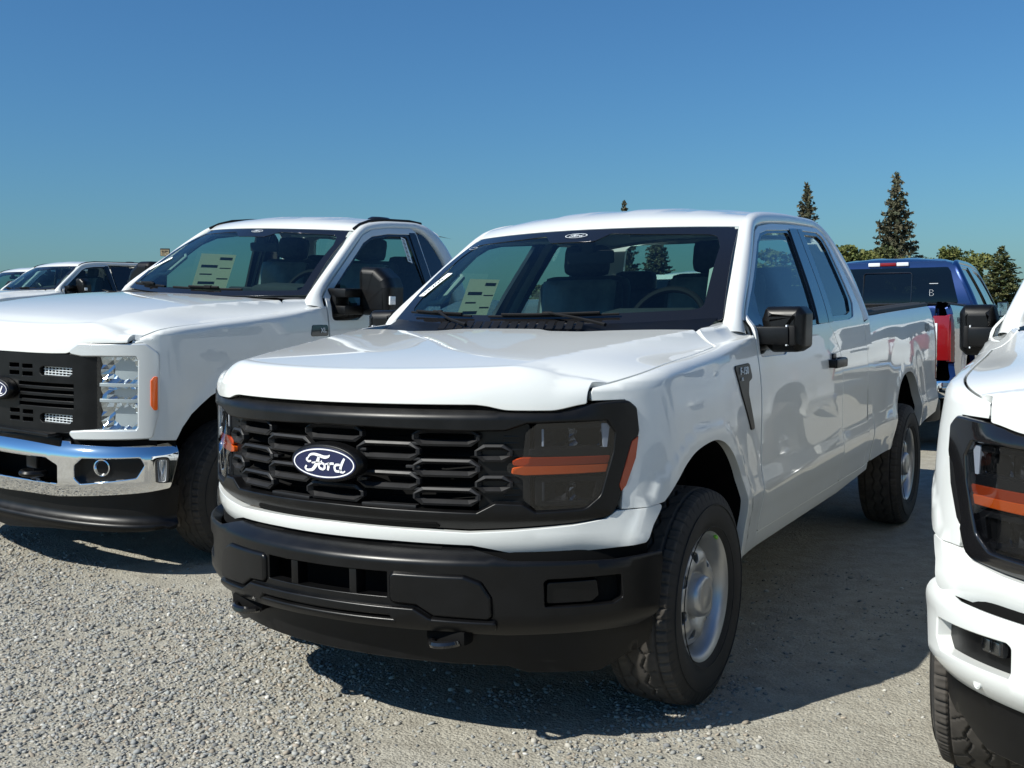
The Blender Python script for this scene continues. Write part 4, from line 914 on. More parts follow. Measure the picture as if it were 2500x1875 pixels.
    pan('air_dam', 'f_dam', fillet(ad, .02), lambda s, z: WF(s, z, a=.955, b=.60, off=-.10 * np.clip(.40 - np.asarray(z, float), 0, 1) - .012 * (np.asarray(z) < .315)), 'black_plastic', res=.03, seg=.015, depth=.03)
    for s_ in (1, -1):
        obj('tow_hook', cached(f'f_hook{s_}', lambda: MB().tube([(s_ * (.43 + .048 * math.cos(a)), -.875 - .055 * math.sin(a), .388 + .004 * math.cos(a)) for a in np.linspace(-.5, math.pi + .5, 16)], .013, 8).mesh('tow_hook', True)), 'gloss_black', root)
        obj('hook_recess', cached(f'f_hr{s_}', lambda: MB().box((s_ * .43, -.86, .405), (.15, .06, .05), None, .015).mesh('hook_recess', True)), 'under_black', root)

# ================================================================== heavy-duty pickup
WS = Wrap(-.45, 2.4, .985, .45); WB = Wrap(-.45, 2.4, 1.010, .49)
hx, hy = WS.sx, WS.sy
_hprof = pchip([.40, .48, .56, .70, .85, 1.0, 1.15, 1.28, 1.36, 1.42, 1.47, 1.53, 1.60, 1.75, 1.90, 1.98, 2.03, 2.07], [.92, .955, .972, .982, .986, .986, .982, .975, .967, .958, .946, .925, .898, .838, .776, .742, .712, .67])
H_ARCH = [(-.535, .755), (-.50, .82), (-.44, .889), (-.37, .94), (-.305, .981), (-.2, 1.022), (0, 1.04), (.2, 1.01), (.33, .93), (.43, .82), (.49, .68), (.50, .52)]
def h_taper(y):
    t = np.clip((WS.yc - np.asarray(y, float)) / WS.b, 0, .999); return (1 - t ** WS.n) ** (1 / WS.n)
def h_base(y, z):
    y = np.asarray(y, float); z = np.asarray(z, float)
    r = np.sqrt((y / .50) ** 2 + (np.maximum(z - .45, 0) / .58) ** 2)
    x = _hprof(z) * h_taper(y) + .020 * (1 - sstep(1.03, 1.25, r)) * h_taper(y)
    return x - .030 * (1 - sstep(.75, 1.3, y)) * sstep(1.48, 1.58, z)
def h_side(off=0.0, ext=0.0):
    def f(y, z):
        y = np.asarray(y, float); return np.stack([h_base(y, z) + off, y + ext * np.clip((y - 1.80) / .2, 0, 1), np.asarray(z, float)], 1)
    return f
_hhs = pchip([-.72, -.66, -.58, -.3, .0, .30, .40, .72], [1.272, 1.318, 1.350, 1.378, 1.400, 1.425, 1.435, 1.470])
def _hr(y): return .045 * (1 - .6 * sstep(.35, .7, y)) * (.35 + .65 * sstep(-.72, -.45, y))
def h_shut_v(y): return _hhs(y) - _hr(y) + _hr(y) * math.pi / 2
def h_shut_x(y): return h_base(y, _hhs(y) - _hr(y)) - _hr(y)
_hzp = pchip([-.86, -.75, -.55, -.25, .1, .45, .75], [1.345, 1.395, 1.438, 1.475, 1.503, 1.520, 1.532])
def h_xp(y): return .60 + .23 * (np.clip(y, -.8, .6) + .8) / 1.3
def h_hood_top(x, y):
    ax = np.abs(x); yy = np.maximum(y, -.70); xp = h_xp(y); xe = np.maximum(h_shut_x(yy), xp + .03)
    zc = _hzp(y) - .016 * (ax / .8) ** 2; t = np.clip((ax - xp) / (xe - xp), 0, 1)
    w = sstep(-.70, -.1, y); S = t ** 1.5 * (1 - w) + (1 - (1 - t) ** 2.2) * w
    return zc - (zc - _hhs(yy)) * S
def h_fender(y, v):
    h, r = _hhs(y), _hr(y); v0 = h - r; ph = np.clip((v - v0) / r, 0, math.pi / 2); w = np.clip((v - v0 - r * math.pi / 2) / .13, 0, 1.6)
    zl = np.minimum(v, v0); xe = h_base(y, zl) - r * (1 - np.cos(ph)); z = zl + r * np.sin(ph)
    x = xe - w * np.maximum(xe - h_xp(y), .02); z = np.where(w > 0, h_hood_top(x, y), z)
    return np.stack([x, y, z], 1)
_hzlow = pchip([0, .50, .53, .585, .62, .80, .86], [1.198, 1.212, 1.222, 1.262, 1.270, 1.280, 1.284])
def h_hood(f, q):
    f = np.asarray(f, float); q = np.asarray(q, float); qa = .16
    y0 = WS.yc - WS.b * (1 - np.clip(np.abs(f) * .82 / WS.a, 0, 1) ** WS.n) ** (1 / WS.n); d = .07
    ps = np.clip(q / qa, 0, 1) * math.pi / 2; qq = np.clip((q - qa) / (1 - qa), 0, 1.1); y1 = y0 + d
    yr = .40 + .05 * f * f - .03 * sstep(.25, .35, np.abs(f)) * (1 - sstep(.5, .62, np.abs(f)))
    y = np.where(q < qa, y0 + d * (1 - np.cos(ps)), y1 + (yr - y1) * qq)
    x = f * np.maximum(h_shut_x(np.maximum(y, -.70)) - .011, .838)
    zl = _hzlow(np.abs(x)); zt = h_hood_top(x, y1); z = np.where(q < qa, zl + (zt - zl) * np.sin(ps) ** .9, h_hood_top(x, y))
    return np.stack([x, y, z], 1)
def h_ws(off=0.0):
    def f(u, v):
        u = np.asarray(u, float); v = np.asarray(v, float); bl = .028 * np.sin(np.clip(v, 0, 1) * math.pi) + off
        x = u * (.838 + (.693 - .838) * v); y = (.50 + .17 * u * u) * (1 - v) + (1.13 + .17 * u * u) * v - .62 * bl
        z = (1.512 + .026 * u * u) * (1 - v) + (1.985 - .008 * u * u) * v + .78 * bl
        return np.stack([x, y, z], 1)
    return f
_hrise = pchip([-.02, 0, .05, .13, .28, .5, .8, 1.1, 1.25, 1.32], [-.012, 0, .024, .052, .080, .098, .110, .108, .085, .05])
def h_roof(ext):
    def f(u, q):
        u = np.asarray(u, float); q = np.asarray(q, float); ye = 1.135 + .17 * u * u; yr = 2.27 - .04 * u * u
        y = ye + (yr - ye) * q; dy = (y - ye) * 1.32 / (yr - ye); x = u * (.693 - .035 * sstep(0, .25, q))
        rib = .006 * (sstep(.09, .13, np.abs(x)) - sstep(.25, .29, np.abs(x)) + sstep(.40, .44, np.abs(x)) - sstep(.54, .58, np.abs(x))) * sstep(.2, .4, dy)
        z = 1.987 - .008 * u * u + _hrise(dy) - .038 * np.abs(u) ** 2.6 * sstep(0, .5, dy) + rib
        return np.stack([x, y + ext * np.clip((y - 1.5) / .7, 0, 1), z], 1)
    return f
H_DOOR = [(.738, .62), (.738, 1.47), (.752, 1.532), (1.04, 1.742), (1.32, 1.945), (1.45, 1.988), (1.65, 2.010), (1.93, 2.022), (1.97, 2.0), (2.00, 1.40), (2.00, .62)]
H_WIN = [(.765, 1.375), (.775, 1.505), (1.05, 1.716), (1.30, 1.895), (1.42, 1.945), (1.62, 1.972), (1.90, 1.982), (1.935, 1.955), (1.965, 1.47), (1.25, 1.455), (1.15, 1.44), (1.02, 1.375)]
H_GLASS = [(.90, 1.475), (.96, 1.625), (1.29, 1.870), (1.42, 1.925), (1.62, 1.952), (1.84, 1.960), (1.90, 1.487), (1.25, 1.478)]
H_QUART = [(1.955, 1.985), (1.995, 1.47), (2.16, 1.50), (2.21, 1.62), (2.18, 1.80), (2.10, 1.94), (2.04, 1.985)]

def make_heavy(root, paint='white_paint', ext=0.0, lamps=True):
    T = f'{ext:.2f}'
    def pan(name, key, outline, fn, mat, parent=root, **k):
        return obj(name, cached(key, lambda: panel_mesh(name, outline, fn, **k)), mat, parent)
    fo = [(.722, .50), (.722, 1.2), (.722, float(h_shut_v(.722)) + .15), (.68, float(h_shut_v(.68)) + .19), (.54, float(h_shut_v(.54)) + .19), (.475, float(h_shut_v(.47)) + .15), (.457, float(h_shut_v(.455)) + .125), (.43, float(h_shut_v(.43)) + .09), (.375, float(h_shut_v(.37)) + .03), (.33, float(h_shut_v(.33)) + .004)]
    fo += [(y, float(h_shut_v(y))) for y in np.linspace(.28, -.66, 16)] + [(-.700, 1.300), (-.712, 1.285), (-.680, 1.283), (-.650, 1.262), (-.636, 1.23), (-.634, .92), (-.665, .79), (-.66, .762)] + H_ARCH + [(.502, .50)]
    for sg in (1, -1):
        sfx = 'R' if sg > 0 else 'L'; mf = (lambda f: f) if sg > 0 else mir
        pan('fender', 'h_fender' + sfx, fo, mf(h_fender), paint, side=sg, res=.03, seg=.013, depth=.03)
        dr = pan('front_door', 'h_door' + sfx, fillet(H_DOOR, [.02, 0, .02, .05, .06, .06, .02, .03, .03, .03, .02]), mf(h_side()), paint, side=sg, holes=[fillet(H_WIN, [.04, .04, .05, .06, .06, .05, .03, .03, .03, .05, .06, .03])], res=.05, seg=.02, depth=.03)
        pan('window_trim', 'h_trim' + sfx, fillet(H_WIN, [.04, .04, .05, .06, .06, .05, .03, .03, .03, .05, .06, .03]), mf(h_side(-.006)), 'gloss_black', dr, side=sg, holes=[fillet(H_GLASS, .03)], res=.06, seg=.02, depth=.02, rim=.001)
        pan('window_glass', 'h_glass' + sfx, fillet(H_GLASS, .03), mf(h_side(-.016)), 'side_glass', dr, side=sg, res=.08, seg=.03, edge=False)
        pan('pillar_cover', 'h_pc' + sfx, fillet([(1.88, 1.990), (1.958, 1.992), (1.993, 1.462), (1.90, 1.462)], .01), mf(h_side(.002)), 'gloss_black', dr, side=sg, res=.05, seg=.03, depth=.006)
        if ext:
            rdo = [(2.010, .62), (2.010, 1.40), (1.982, 2.0), (2.0, 2.022), (2.04, 2.022), (2.16, 1.96), (2.22, 1.80), (2.235, 1.40), (2.235, .62)]
            rd = pan('rear_door', 'h_rdoor' + sfx + T, fillet(rdo, .02), mf(h_side(0, ext)), paint, side=sg, res=.05, seg=.02, depth=.03)
        pan('quarter_window', 'h_quart' + sfx + T, fillet(H_QUART, .03), mf((lambda y, z: h_side(.004, 0)(np.asarray(y) , z) + np.array([0, ext, 0])) if ext else h_side(-.004)), 'gloss_black', side=sg, res=.06, seg=.02, depth=.01)
        if ext:
            pan('rear_window_panel', 'h_rwin' + sfx + T, fillet([(2.02, 1.47), (2.0, 1.975), (2.02 + ext * .45, 1.985), (1.98 + ext * .75, 1.95), (2.0 + ext * .8, 1.47)], .03), mf(h_side(.004)), 'gloss_black', side=sg, res=.06, seg=.03, depth=.01)
        obj('gap_shade_strip', cached(f'h_gap{sfx}0', lambda: ribbon_mesh(mf(h_side(-.013)), [(.730, .52), (.730, 1.52)])), 'under_black', root)
        obj('gap_shade_strip', cached(f'h_gap{sfx}1', lambda: ribbon_mesh(mf(h_fender), [(.415, float(h_shut_v(.41)) + .09), (.37, float(h_shut_v(.37)) + .03), (.33, float(h_shut_v(.33)))] + [(y, float(h_shut_v(y))) for y in np.linspace(.28, -.69, 14)], .02, (0, 0, -.016))), 'under_black', root)
        I = [(.855, .60, 1.47), (.845, .655, 1.528), (.772, .98, 1.765), (.735, 1.145, 1.880), (.695, 1.305, 1.978), (.680, 1.38, 2.012), (.668, 1.50, 2.040), (.660, 1.70, 2.060), (.656, 2.0, 2.068), (.664, 2.14, 2.060), (.690, 2.24, 2.020), (.745, 2.32, 1.930), (.805, 2.375, 1.80), (.87, 2.40, 1.65), (.925, 2.40, 1.52)]
        O = [(.705, 1.45), (.725, 1.532), (1.020, 1.745), (1.18, 1.862), (1.32, 1.956), (1.39, 1.983), (1.50, 2.003), (1.70, 2.020), (1.98, 2.030), (2.06, 2.012), (2.13, 1.965), (2.20, 1.87), (2.235, 1.76), (2.245, 1.63), (2.245, 1.50)]
        def frame():
            Ia = np.array(I); Oa = np.array([(float(h_base(y, z)), y, z) for y, z in O]); t = np.linspace(0, len(I) - 1, 84); ii = np.arange(len(I))
            Is = np.stack([pchip(ii, Ia[:, k])(t) for k in range(3)], 1); Os = np.stack([pchip(ii, Oa[:, k])(t) for k in range(3)], 1)
            tan = np.gradient((Is + Os) / 2, axis=0); nr = np.cross(Os - Is, tan); nr /= np.linalg.norm(nr, axis=1, keepdims=True); nr *= np.sign(nr[:, :1] + 1e-9)
            rows = [Is - nr * .03, Is] + [Is + (Os - Is) * w + nr * .022 * math.sin(math.pi * w) ** .8 for w in (.06, .2, .4, .6, .8, .94)] + [Os, Os - nr * .03]
            A = np.stack(rows, 0); A[:, :, 1] += ext * np.clip((A[:, :, 1] - 1.80) / .2, 0, 1); A[:, :, 0] *= sg
            return grid_mesh('cab_frame', A, flip=sg < 0)
        obj('cab_frame', cached('h_frame' + sfx + T, frame), paint, root)
        def ditch():
            P = [(sg * (x - .004), y + ext * float(np.clip((y - 1.80) / .2, 0, 1)), z + .004) for x, y, z in [(.695, 1.30, 1.985), (.682, 1.38, 2.020), (.667, 1.50, 2.050), (.659, 1.70, 2.070), (.655, 2.0, 2.078), (.66, 2.14, 2.068)]]
            return MB().tube(P, .010, 8).mesh('roof_ditch_trim', True)
        obj('roof_ditch_trim', cached('h_ditch' + sfx + T, ditch), 'rubber_trim', root)
        pan('cab_corner', 'h_corner' + sfx + T, [(2.01 if not ext else 2.24, .62), (2.01 if not ext else 2.24, 1.44), (2.26, 1.50), (2.405, 1.52), (2.40, 1.0), (2.39, .62)], mf(h_side(0, ext)), paint, side=sg, res=.05, seg=.02, depth=.1)
        pan('bed_side', 'h_bed' + sfx + T, [(2.43 + ext, .60), (2.43 + ext, 1.50), (4.75, 1.52), (4.80, 1.50), (4.80, .70), (4.15, .66), (4.12, .85), (3.95, 1.0), (3.607, 1.06), (3.26, 1.0), (3.10, .85), (3.06, .62)], mf(lambda y, z: np.stack([np.minimum(_hprof(np.minimum(np.asarray(z, float), 1.40)), .985) - .25 * np.maximum(np.asarray(z, float) - 1.44, 0), np.asarray(y, float), np.asarray(z, float)], 1)), paint, side=sg, res=.07, seg=.03, depth=.08)
        pan('rocker_panel', 'h_rocker' + sfx + T, [(.51, .50), (.51, .56), (.73, .60), (2.39, .612), (2.39, .54), (.73, .48)], mf(h_side(-.004, ext)), paint, side=sg, res=.05, seg=.03, depth=.06)
        def well():
            P = [(-.53, .66)] + H_ARCH + [(.505, .40)]
            A = np.array([[(sg * (float(h_base(y, z)) - .004 if i == 0 else .985 - d), y * (1 if i == 0 else 1.06), z * (1 if i == 0 else 1.02)) for i, d in ((0, 0), (1, .06), (1, .2), (1, .45))] for y, z in P]); return grid_mesh('wheel_well', A)
        obj('wheel_well', cached('h_well' + sfx, well), 'under_black', root)
        # tall two-arm mirror
        m_ = empty('wing_mirror', root)
        def hous():
            P = fillet([(.990, 1.44), (.983, 1.70), (1.005, 1.728), (1.125, 1.724), (1.210, 1.66), (1.236, 1.60), (1.238, 1.43), (1.215, 1.412), (1.015, 1.412)], .03, 4)
            bm = bmesh.new(); f = bm.faces.new([bm.verts.new((sg * x, .98, z)) for x, z in P]); ex_ = bmesh.ops.extrude_face_region(bm, geom=[f])
            bmesh.ops.translate(bm, vec=(0, .17, 0), verts=[v for v in ex_['geom'] if isinstance(v, bmesh.types.BMVert)]); bmesh.ops.recalc_face_normals(bm, faces=bm.faces[:])
            bmesh.ops.bevel(bm, geom=[e for e in bm.edges if abs(e.verts[0].co.y - .98) < .001 and abs(e.verts[1].co.y - .98) < .001], offset=.045, segments=4, profile=.5, affect='EDGES')
            me = bpy.data.meshes.new('mirror_housing'); bm.to_mesh(me); bm.free(); me.polygons.foreach_set('use_smooth', [len(q.vertices) < 7 for q in me.polygons]); return me
        obj('mirror_housing', cached('h_mh' + sfx, hous), 'black_plastic', m_)
        for zz_ in (1.555, 1.445): obj('mirror_arm', cached(f'h_arm{sfx}{zz_}', lambda: MB().box((sg * .955, .93, zz_), (.15, .24, .058), None, .012).mesh('mirror_arm', True)), 'black_plastic', m_)
        obj('mirror_foot', cached('h_mf' + sfx, lambda: MB().box((sg * .928, .88, 1.47), (.05, .14, .22), None, .02).mesh('mirror_foot', True)), 'black_plastic', m_)
        obj('side_lamp', cached('h_msl' + sfx, lambda: MB().box((sg * 1.239, 1.03, 1.515), (.012, .06, .055), None, .005).mesh('side_lamp', True)), 'white_lens', m_)
        bd = pan('fender_badge', 'h_badge' + sfx, fillet([(.55, 1.285), (.57, 1.352), (.715, 1.350), (.715, 1.285)], .015), mf(h_side(.004)), 'gloss_black', side=sg, res=.04, seg=.02, depth=.005)
        me = cached('h_xl' + sfx, lambda: map_mesh(text_mesh('XL', .040, .001, .0012, spacing=1.1), lambda a: np.stack([sg * (h_base(.665 + sg * a[:, 0], 1.318 + a[:, 1]) + .007 + a[:, 2]), .665 + sg * a[:, 0], 1.318 + a[:, 1]], 1)))
        obj('lettering', me, 'silver_print', bd)
    pan('hood', 'h_hood', fillet([(-1, 0), (1, 0), (1, .2), (1, .95), (.96, 1), (.5, 1), (0, 1), (-.5, 1), (-.96, 1), (-1, .95), (-1, .2)], [.004, .004, 0, .04, .04, 0, 0, 0, .04, .04, 0]), h_hood, paint, res=.03, seg=.015, depth=.025, rim=.003)
    pan('roof', 'h_roof' + T, [(-1, 0), (1, 0), (1, 1), (-1, 1)], h_roof(ext), paint, res=.04, seg=.02, depth=.03, rim=.004)
    ws = pan('windshield', 'h_ws', fillet([(-.995, 0), (.995, 0), (.995, .985), (-.995, .985)], .02), h_ws(-.004), 'windshield_glass', res=.08, seg=.04, edge=False)
    pan('frit_band', 'h_frit', fillet([(-.995, 0), (.995, 0), (.995, .985), (-.995, .985)], .02), h_ws(-.001), 'gloss_black', ws, res=.05, seg=.03, depth=.002, rim=.001, holes=[fillet([(-.93, .06), (.93, .06), (.94, .72), (.90, .90), (.30, .93), (.17, .84), (-.17, .84), (-.30, .93), (-.90, .90), (-.94, .72)], [.05, .05, .1, .08, .05, .05, .05, .05, .08, .1])])
    obj('cowl_panel', cached('h_cowl', lambda: grid_mesh('cowl_panel', np.array([[(u * .84, ya + (yb - ya) * t, 1.50 + .02 * u * u - .02 * math.sin(math.pi * t)) for u in np.linspace(-.97, .97, 24) for ya, yb in ((.37 + .05 * u * u, .51 + .17 * u * u),)] for t in (0, .3, .7, 1)]), flip=True)), 'black_plastic', root)
    def wiper(x0, x1):
        P = [(x, .545 + .15 * (x / .8) ** 2, 1.552 + .02 * (x / .8) ** 2) for x in np.linspace(x0, x1, 8)]
        return MB().tube(P, .008, 6).tube([(p[0], p[1] - .012, p[2] + .012) for p in P[2:-2]], .008, 6).box((P[4][0], P[4][1] - .012, P[4][2] + .014), (.06, .02, .02), None, .004).mesh('wiper', True)
    obj('wiper', cached('h_wip1', lambda: wiper(-.26, .36)), 'rubber_trim', root); obj('wiper', cached('h_wip2', lambda: wiper(-.78, -.36)), 'rubber_trim', root)
    bp = lambda x, z: np.stack([np.asarray(x, float), 2.30 + ext + .08 * (1 - sstep(1.55, 2.05, z)), np.asarray(z, float)], 1)
    bw = [(-.55, 1.60), (.55, 1.60), (.58, 1.64), (.52, 1.94), (.48, 1.965), (-.48, 1.965), (-.52, 1.94), (-.58, 1.64)]
    pan('cab_back', 'h_back' + T, [(-.95, .62), (.95, .62), (.92, 1.50), (.80, 1.82), (.70, 2.0), (.60, 2.05), (-.60, 2.05), (-.70, 2.0), (-.80, 1.82), (-.92, 1.50)], bp, paint, side=-1, holes=[fillet(bw, .03)], res=.1, seg=.05, depth=.03)
    pan('rear_window', 'h_bglass' + T, fillet(bw, .03), lambda x, z: bp(x, z) - np.array([0, .01, 0]), 'side_glass', side=-1, res=.1, seg=.05, edge=False)
    obj('roof_antenna', cached('h_fin', lambda: MB().lathe([(0, .10), (.018, .095), (.032, .07), (.036, 0)], 24, 'z').mesh('roof_antenna', True, 60)), 'gloss_black', root, loc=(.36, 2.02 + ext, 2.082), scale=(.7, 1.3, 1))
    obj('underbody', cached('h_under', lambda: MB().box((0, 1.9, .52), (1.2, 5.0, .12)).box((0, -.2, .85), (1.1, .9, .7)).box((0, 1.5, .64), (1.86, 1.7, .12)).box((0, 0, .42), (1.3, .12, .12)).box((0, -.5, 1.0), (1.2, .45, .45)).box((0, .45, 1.1), (1.5, .4, .6)).box((0, 3.6, .9), (1.7, 2.3, .06)).mesh('underbody')), 'under_black', root)
    for x in (.87, -.87):
        for y in (0, 3.607):
            w = make_wheel(root, x, y, .405); w.scale = (1.03, 1.03, 1.03)
    before = set(o.name for o in root.children)
    make_interior(root, 0.0)
    for o in list(root.children):
        if o.name not in before: o.location = Vector(o.location) + Vector((0, .14 if 'rear' not in o.name or 'view' in o.name else -.22, .165))
    # ---- front
    gr_out = sym([(0, 1.190), (hx(.60), 1.205), (hx(.688), 1.200), (hx(.690), .805), (hx(.60), .790), (0, .745)])
    holes = []
    for s_ in (1, -1):
        for z0, z1 in ((1.078, 1.134), (.822, .878)): holes.append([(s_ * hx(.305), z0 + .015), (s_ * hx(.325), z0), (s_ * hx(.515), z0 + .004), (s_ * hx(.535), z0 + .02), (s_ * hx(.535), z1 + .004), (s_ * hx(.33), z1), (s_ * hx(.305), z1 - .015)])
        for z0 in (1.066, 1.108, .815, .857):
            for x0 in (.060, .168): holes.append([(s_ * hx(x0), z0), (s_ * hx(x0 + .088), z0 + .003), (s_ * hx(x0 + .088), z0 + .032), (s_ * hx(x0), z0 + .029)])
        for k in range(4): z0 = .905 + k * .037; holes.append([(s_ * hx(.14), z0), (s_ * hx(.545), z0 + .006), (s_ * hx(.545), z0 + .031), (s_ * hx(.14), z0 + .025)])
    gp = pan('grille', 'h_grille', fillet(gr_out, .015), lambda s, z: WS(s, z, b=.445, off=-.02 * sstep(.60, .70, np.abs(s))), 'black_plastic', holes=[fillet(h_, .006) for h_ in holes], res=.03, seg=.012, depth=.04, rim=.004)
    pan('grille_backing', 'h_gback', [(hx(-.68), .77), (hx(.68), .77), (hx(.68), 1.19), (hx(-.68), 1.19)], lambda s, z: WS(s, z, b=.37), 'under_black', res=.1, seg=.05, depth=.03)
    for s_ in (1, -1):
        for zc in (1.106, .850):
            def mesh_cell():
                b = MB()
                for k in range(9): x = .325 + k * .025; p = WS([hx(x)], [zc], b=.42)[0]; b.box((s_ * p[0], p[1], zc + .002), (.005, .006, .058))
                for k in range(4): p = WS([hx(.42)], [zc], b=.422)[0]; b.box((s_ * .425, p[1], zc - .02 + k * .014), (.22, .006, .004), (0, 0, s_ * .09))
                return b.mesh('mesh_insert')
            o = obj('mesh_insert', cached(f'h_mesh{s_}{zc}', mesh_cell), 'silver_print', gp); o['kind'] = 'stuff'
    em = empty('emblem', root, (0, -.935, .99))
    obj('emblem_pad', cached('e_pad', lambda: None), 'black_plastic', em, scale=(.142, 1.2, .064)); [obj(n_, MESH[k_], m_, em, scale=(.93, 1.25, .93)) for n_, k_, m_ in (('emblem_oval', 'e_oval', 'emblem_blue'), ('emblem_ring', 'e_ring', 'white_trim'), ('lettering', 'e_let', 'white_trim'))]
    HC = [(hx(.52), 1.216), (hx(.583), 1.259), (hx(.902), 1.270), (hx(.941), 1.222), (hx(.943), .921), (hx(.922), .776), (hx(.551), .755), (hx(.517), .783), (hx(.60), .792), (hx(.69), .802), (hx(.870), .808), (hx(.880), .83), (hx(.882), 1.19), (hx(.870), 1.215), (hx(.69), 1.210), (hx(.60), 1.206)]
    for s_ in (1, -1):
        hl = empty('headlight', root)
        def hp(name, key, pts, fn, mat, **k):
            P = [(s_ * a, b) for a, b in pts]; a2 = sum(P[i][0] * P[(i + 1) % len(P)][1] - P[(i + 1) % len(P)][0] * P[i][1] for i in range(len(P)))
            return obj(name, cached(f'{key}{s_}', lambda: panel_mesh(name, P if a2 > 0 else P[::-1], fn, **k)), mat, hl)
        hp('chrome_frame', 'hh_c', fillet(HC, [.01, .02, .03, .03, .02, .02, .02, .01, .0, 0, .01, .01, .01, .01, 0, 0]), lambda s, z: WS(s, z, b=.452, off=.006), 'satin_chrome', res=.02, seg=.010, depth=.04, rim=.010)
        hp('housing', 'hh_h', [(hx(.685), .80), (hx(.885), .80), (hx(.885), 1.215), (hx(.685), 1.21)], lambda s, z: WS(s, z, b=.38), 'satin_chrome', res=.05, seg=.03, depth=.02)
        for zc, hh, nm in ((1.133, .15, 'u'), (1.010, .075, 'm'), (.882, .15, 'l')):
            refl = lambda: bowl_mesh(WS, .697, .878, zc - hh / 2, zc + hh / 2, .430, .06, s_, 10, 6 if hh > .1 else 3, .008)
            obj('reflector', cached(f'hh_r{s_}{nm}', refl), 'reflector', hl)
        for z0 in (1.052, .968): hp('divider_bar', f'hh_d{z0}', [(hx(.693), z0 - .008), (hx(.882), z0 - .006), (hx(.882), z0 + .008), (hx(.693), z0 + .006)], lambda s, z: WS(s, z, b=.442), 'satin_chrome', res=.05, seg=.02, depth=.03)
        hp('lens', 'hh_l', [(hx(.685), .80), (hx(.885), .80), (hx(.885), 1.218), (hx(.685), 1.212)], lambda s, z: WS(s, z, b=.450), 'lamp_glass', res=.05, seg=.03, edge=False)
        mk = hp('marker_lamp', 'hh_m', fillet([(hx(.921), 1.080), (hx(.930), 1.100), (hx(.939), 1.100), (hx(.939), .925), (hx(.930), .925), (hx(.921), .948)], .005), lambda s, z: WS(s, z, b=.452, off=.012), 'amber_plastic', res=.03, seg=.012, depth=.012)
    bx_ = WB.sx
    def bum(lift=0.0):
        def f(s, z):
            z = np.asarray(z, float); o = -.06 * np.clip((z - .655) / .09, 0, 1.3) ** 2 - .035 * np.clip((.53 - z) / .10, 0, 1.3) ** 1.5
            return WB(s, z, off=o + lift)
        return f
    bo = sym([(0, .752), (bx_(.50), .755), (bx_(.535), .722), (bx_(.80), .722), (bx_(.955), .732), (WB.sy(-.53), .742), (WB.sy(-.535), .69), (WB.sy(-.585), .50), (bx_(.93), .482), (bx_(.445), .430), (bx_(.215), .428), (0, .420)])
    fg = [(bx_(.575), .545), (bx_(.612), .508), (bx_(.895), .556), (bx_(.926), .628), (bx_(.908), .676), (bx_(.624), .660), (bx_(.575), .617)]
    hk = [(bx_(-.478), .609), (bx_(-.477), .499), (bx_(.477), .499), (bx_(.478), .609), (bx_(.393), .647), (bx_(-.393), .647)]
    b_ = pan('front_bumper', 'h_bump', fillet(bo, .015), bum(), 'chrome', holes=[fillet(fg, .02), fillet([(-a, b) for a, b in fg], .02), fillet(hk, .02)], res=.025, seg=.012, depth=.05, rim=.008)
    for s_ in (1, -1):
        q = [(s_ * a, b) for a, b in fg]
        obj('fog_bezel', cached(f'h_fogb{s_}', lambda: panel_mesh('fog_bezel', q if s_ > 0 else q[::-1], bum(-.045), res=.04, seg=.02, depth=.01)), 'black_plastic', b_)
        fp = bum(-.04)(np.array([s_ * bx_(.72)]), np.array([.605]))[0]
        obj('fog_lamp', cached(f'h_fogl{s_}', lambda: MB().lathe([(.03, .046), (-.004, .046), (-.006, .040), (.012, .030), (.015, 0)], 28, 'y').mesh('fog_lamp', True)), 'reflector', b_, loc=tuple(fp), rot=(0, 0, s_ * .4))
        obj('tow_hook', cached(f'h_hook{s_}', lambda: MB().tube([(s_ * (.30 + .06 * math.cos(a)), -.92 - .06 * math.sin(a), .55) for a in np.linspace(-.6, math.pi + .6, 14)], .017, 8).box((s_ * .20, -.85, .60), (.09, .03, .09), None, .01).mesh('tow_hook', True)), 'grey_plastic', root)
    obj('opening_back', cached('h_ob', lambda: MB().box((0, -.76, .57), (1.05, .02, .20)).mesh('opening_back')), 'under_black', b_)
    obj('step_pad', cached('h_step', lambda: MB().box((0, -.86, .765), (.86, .13, .02), None, .008).mesh('step_pad', True)), 'black_plastic', b_)
    pan('bumper_gap', 'h_bgap', sym([(0, .80), (hx(.6), .80), (hx(.93), .80), (hx(.93), .70), (0, .70)]), lambda s, z: WS(s, z, b=.41), 'under_black', res=.08, seg=.04, depth=.05)
    dam = Wrap(-.45, 2.4, .97, .40)
    pan('air_dam', 'h_dam', fillet(sym([(0, .45), (dam.sx(.60), .46), (dam.sx(.93), .50), (dam.sy(-.50), .50), (dam.sy(-.52), .30), (dam.sx(.887), .262), (dam.sx(.35), .240), (0, .205)]), .02), lambda s, z: dam(s, z, off=.03 * np.exp(-((np.asarray(z) - .285) / .02) ** 2) * (np.abs(s) < 1.1) + .02 * np.clip((.33 - np.asarray(z)) / .05, 0, 1)), 'black_plastic', res=.025, seg=.015, depth=.03)

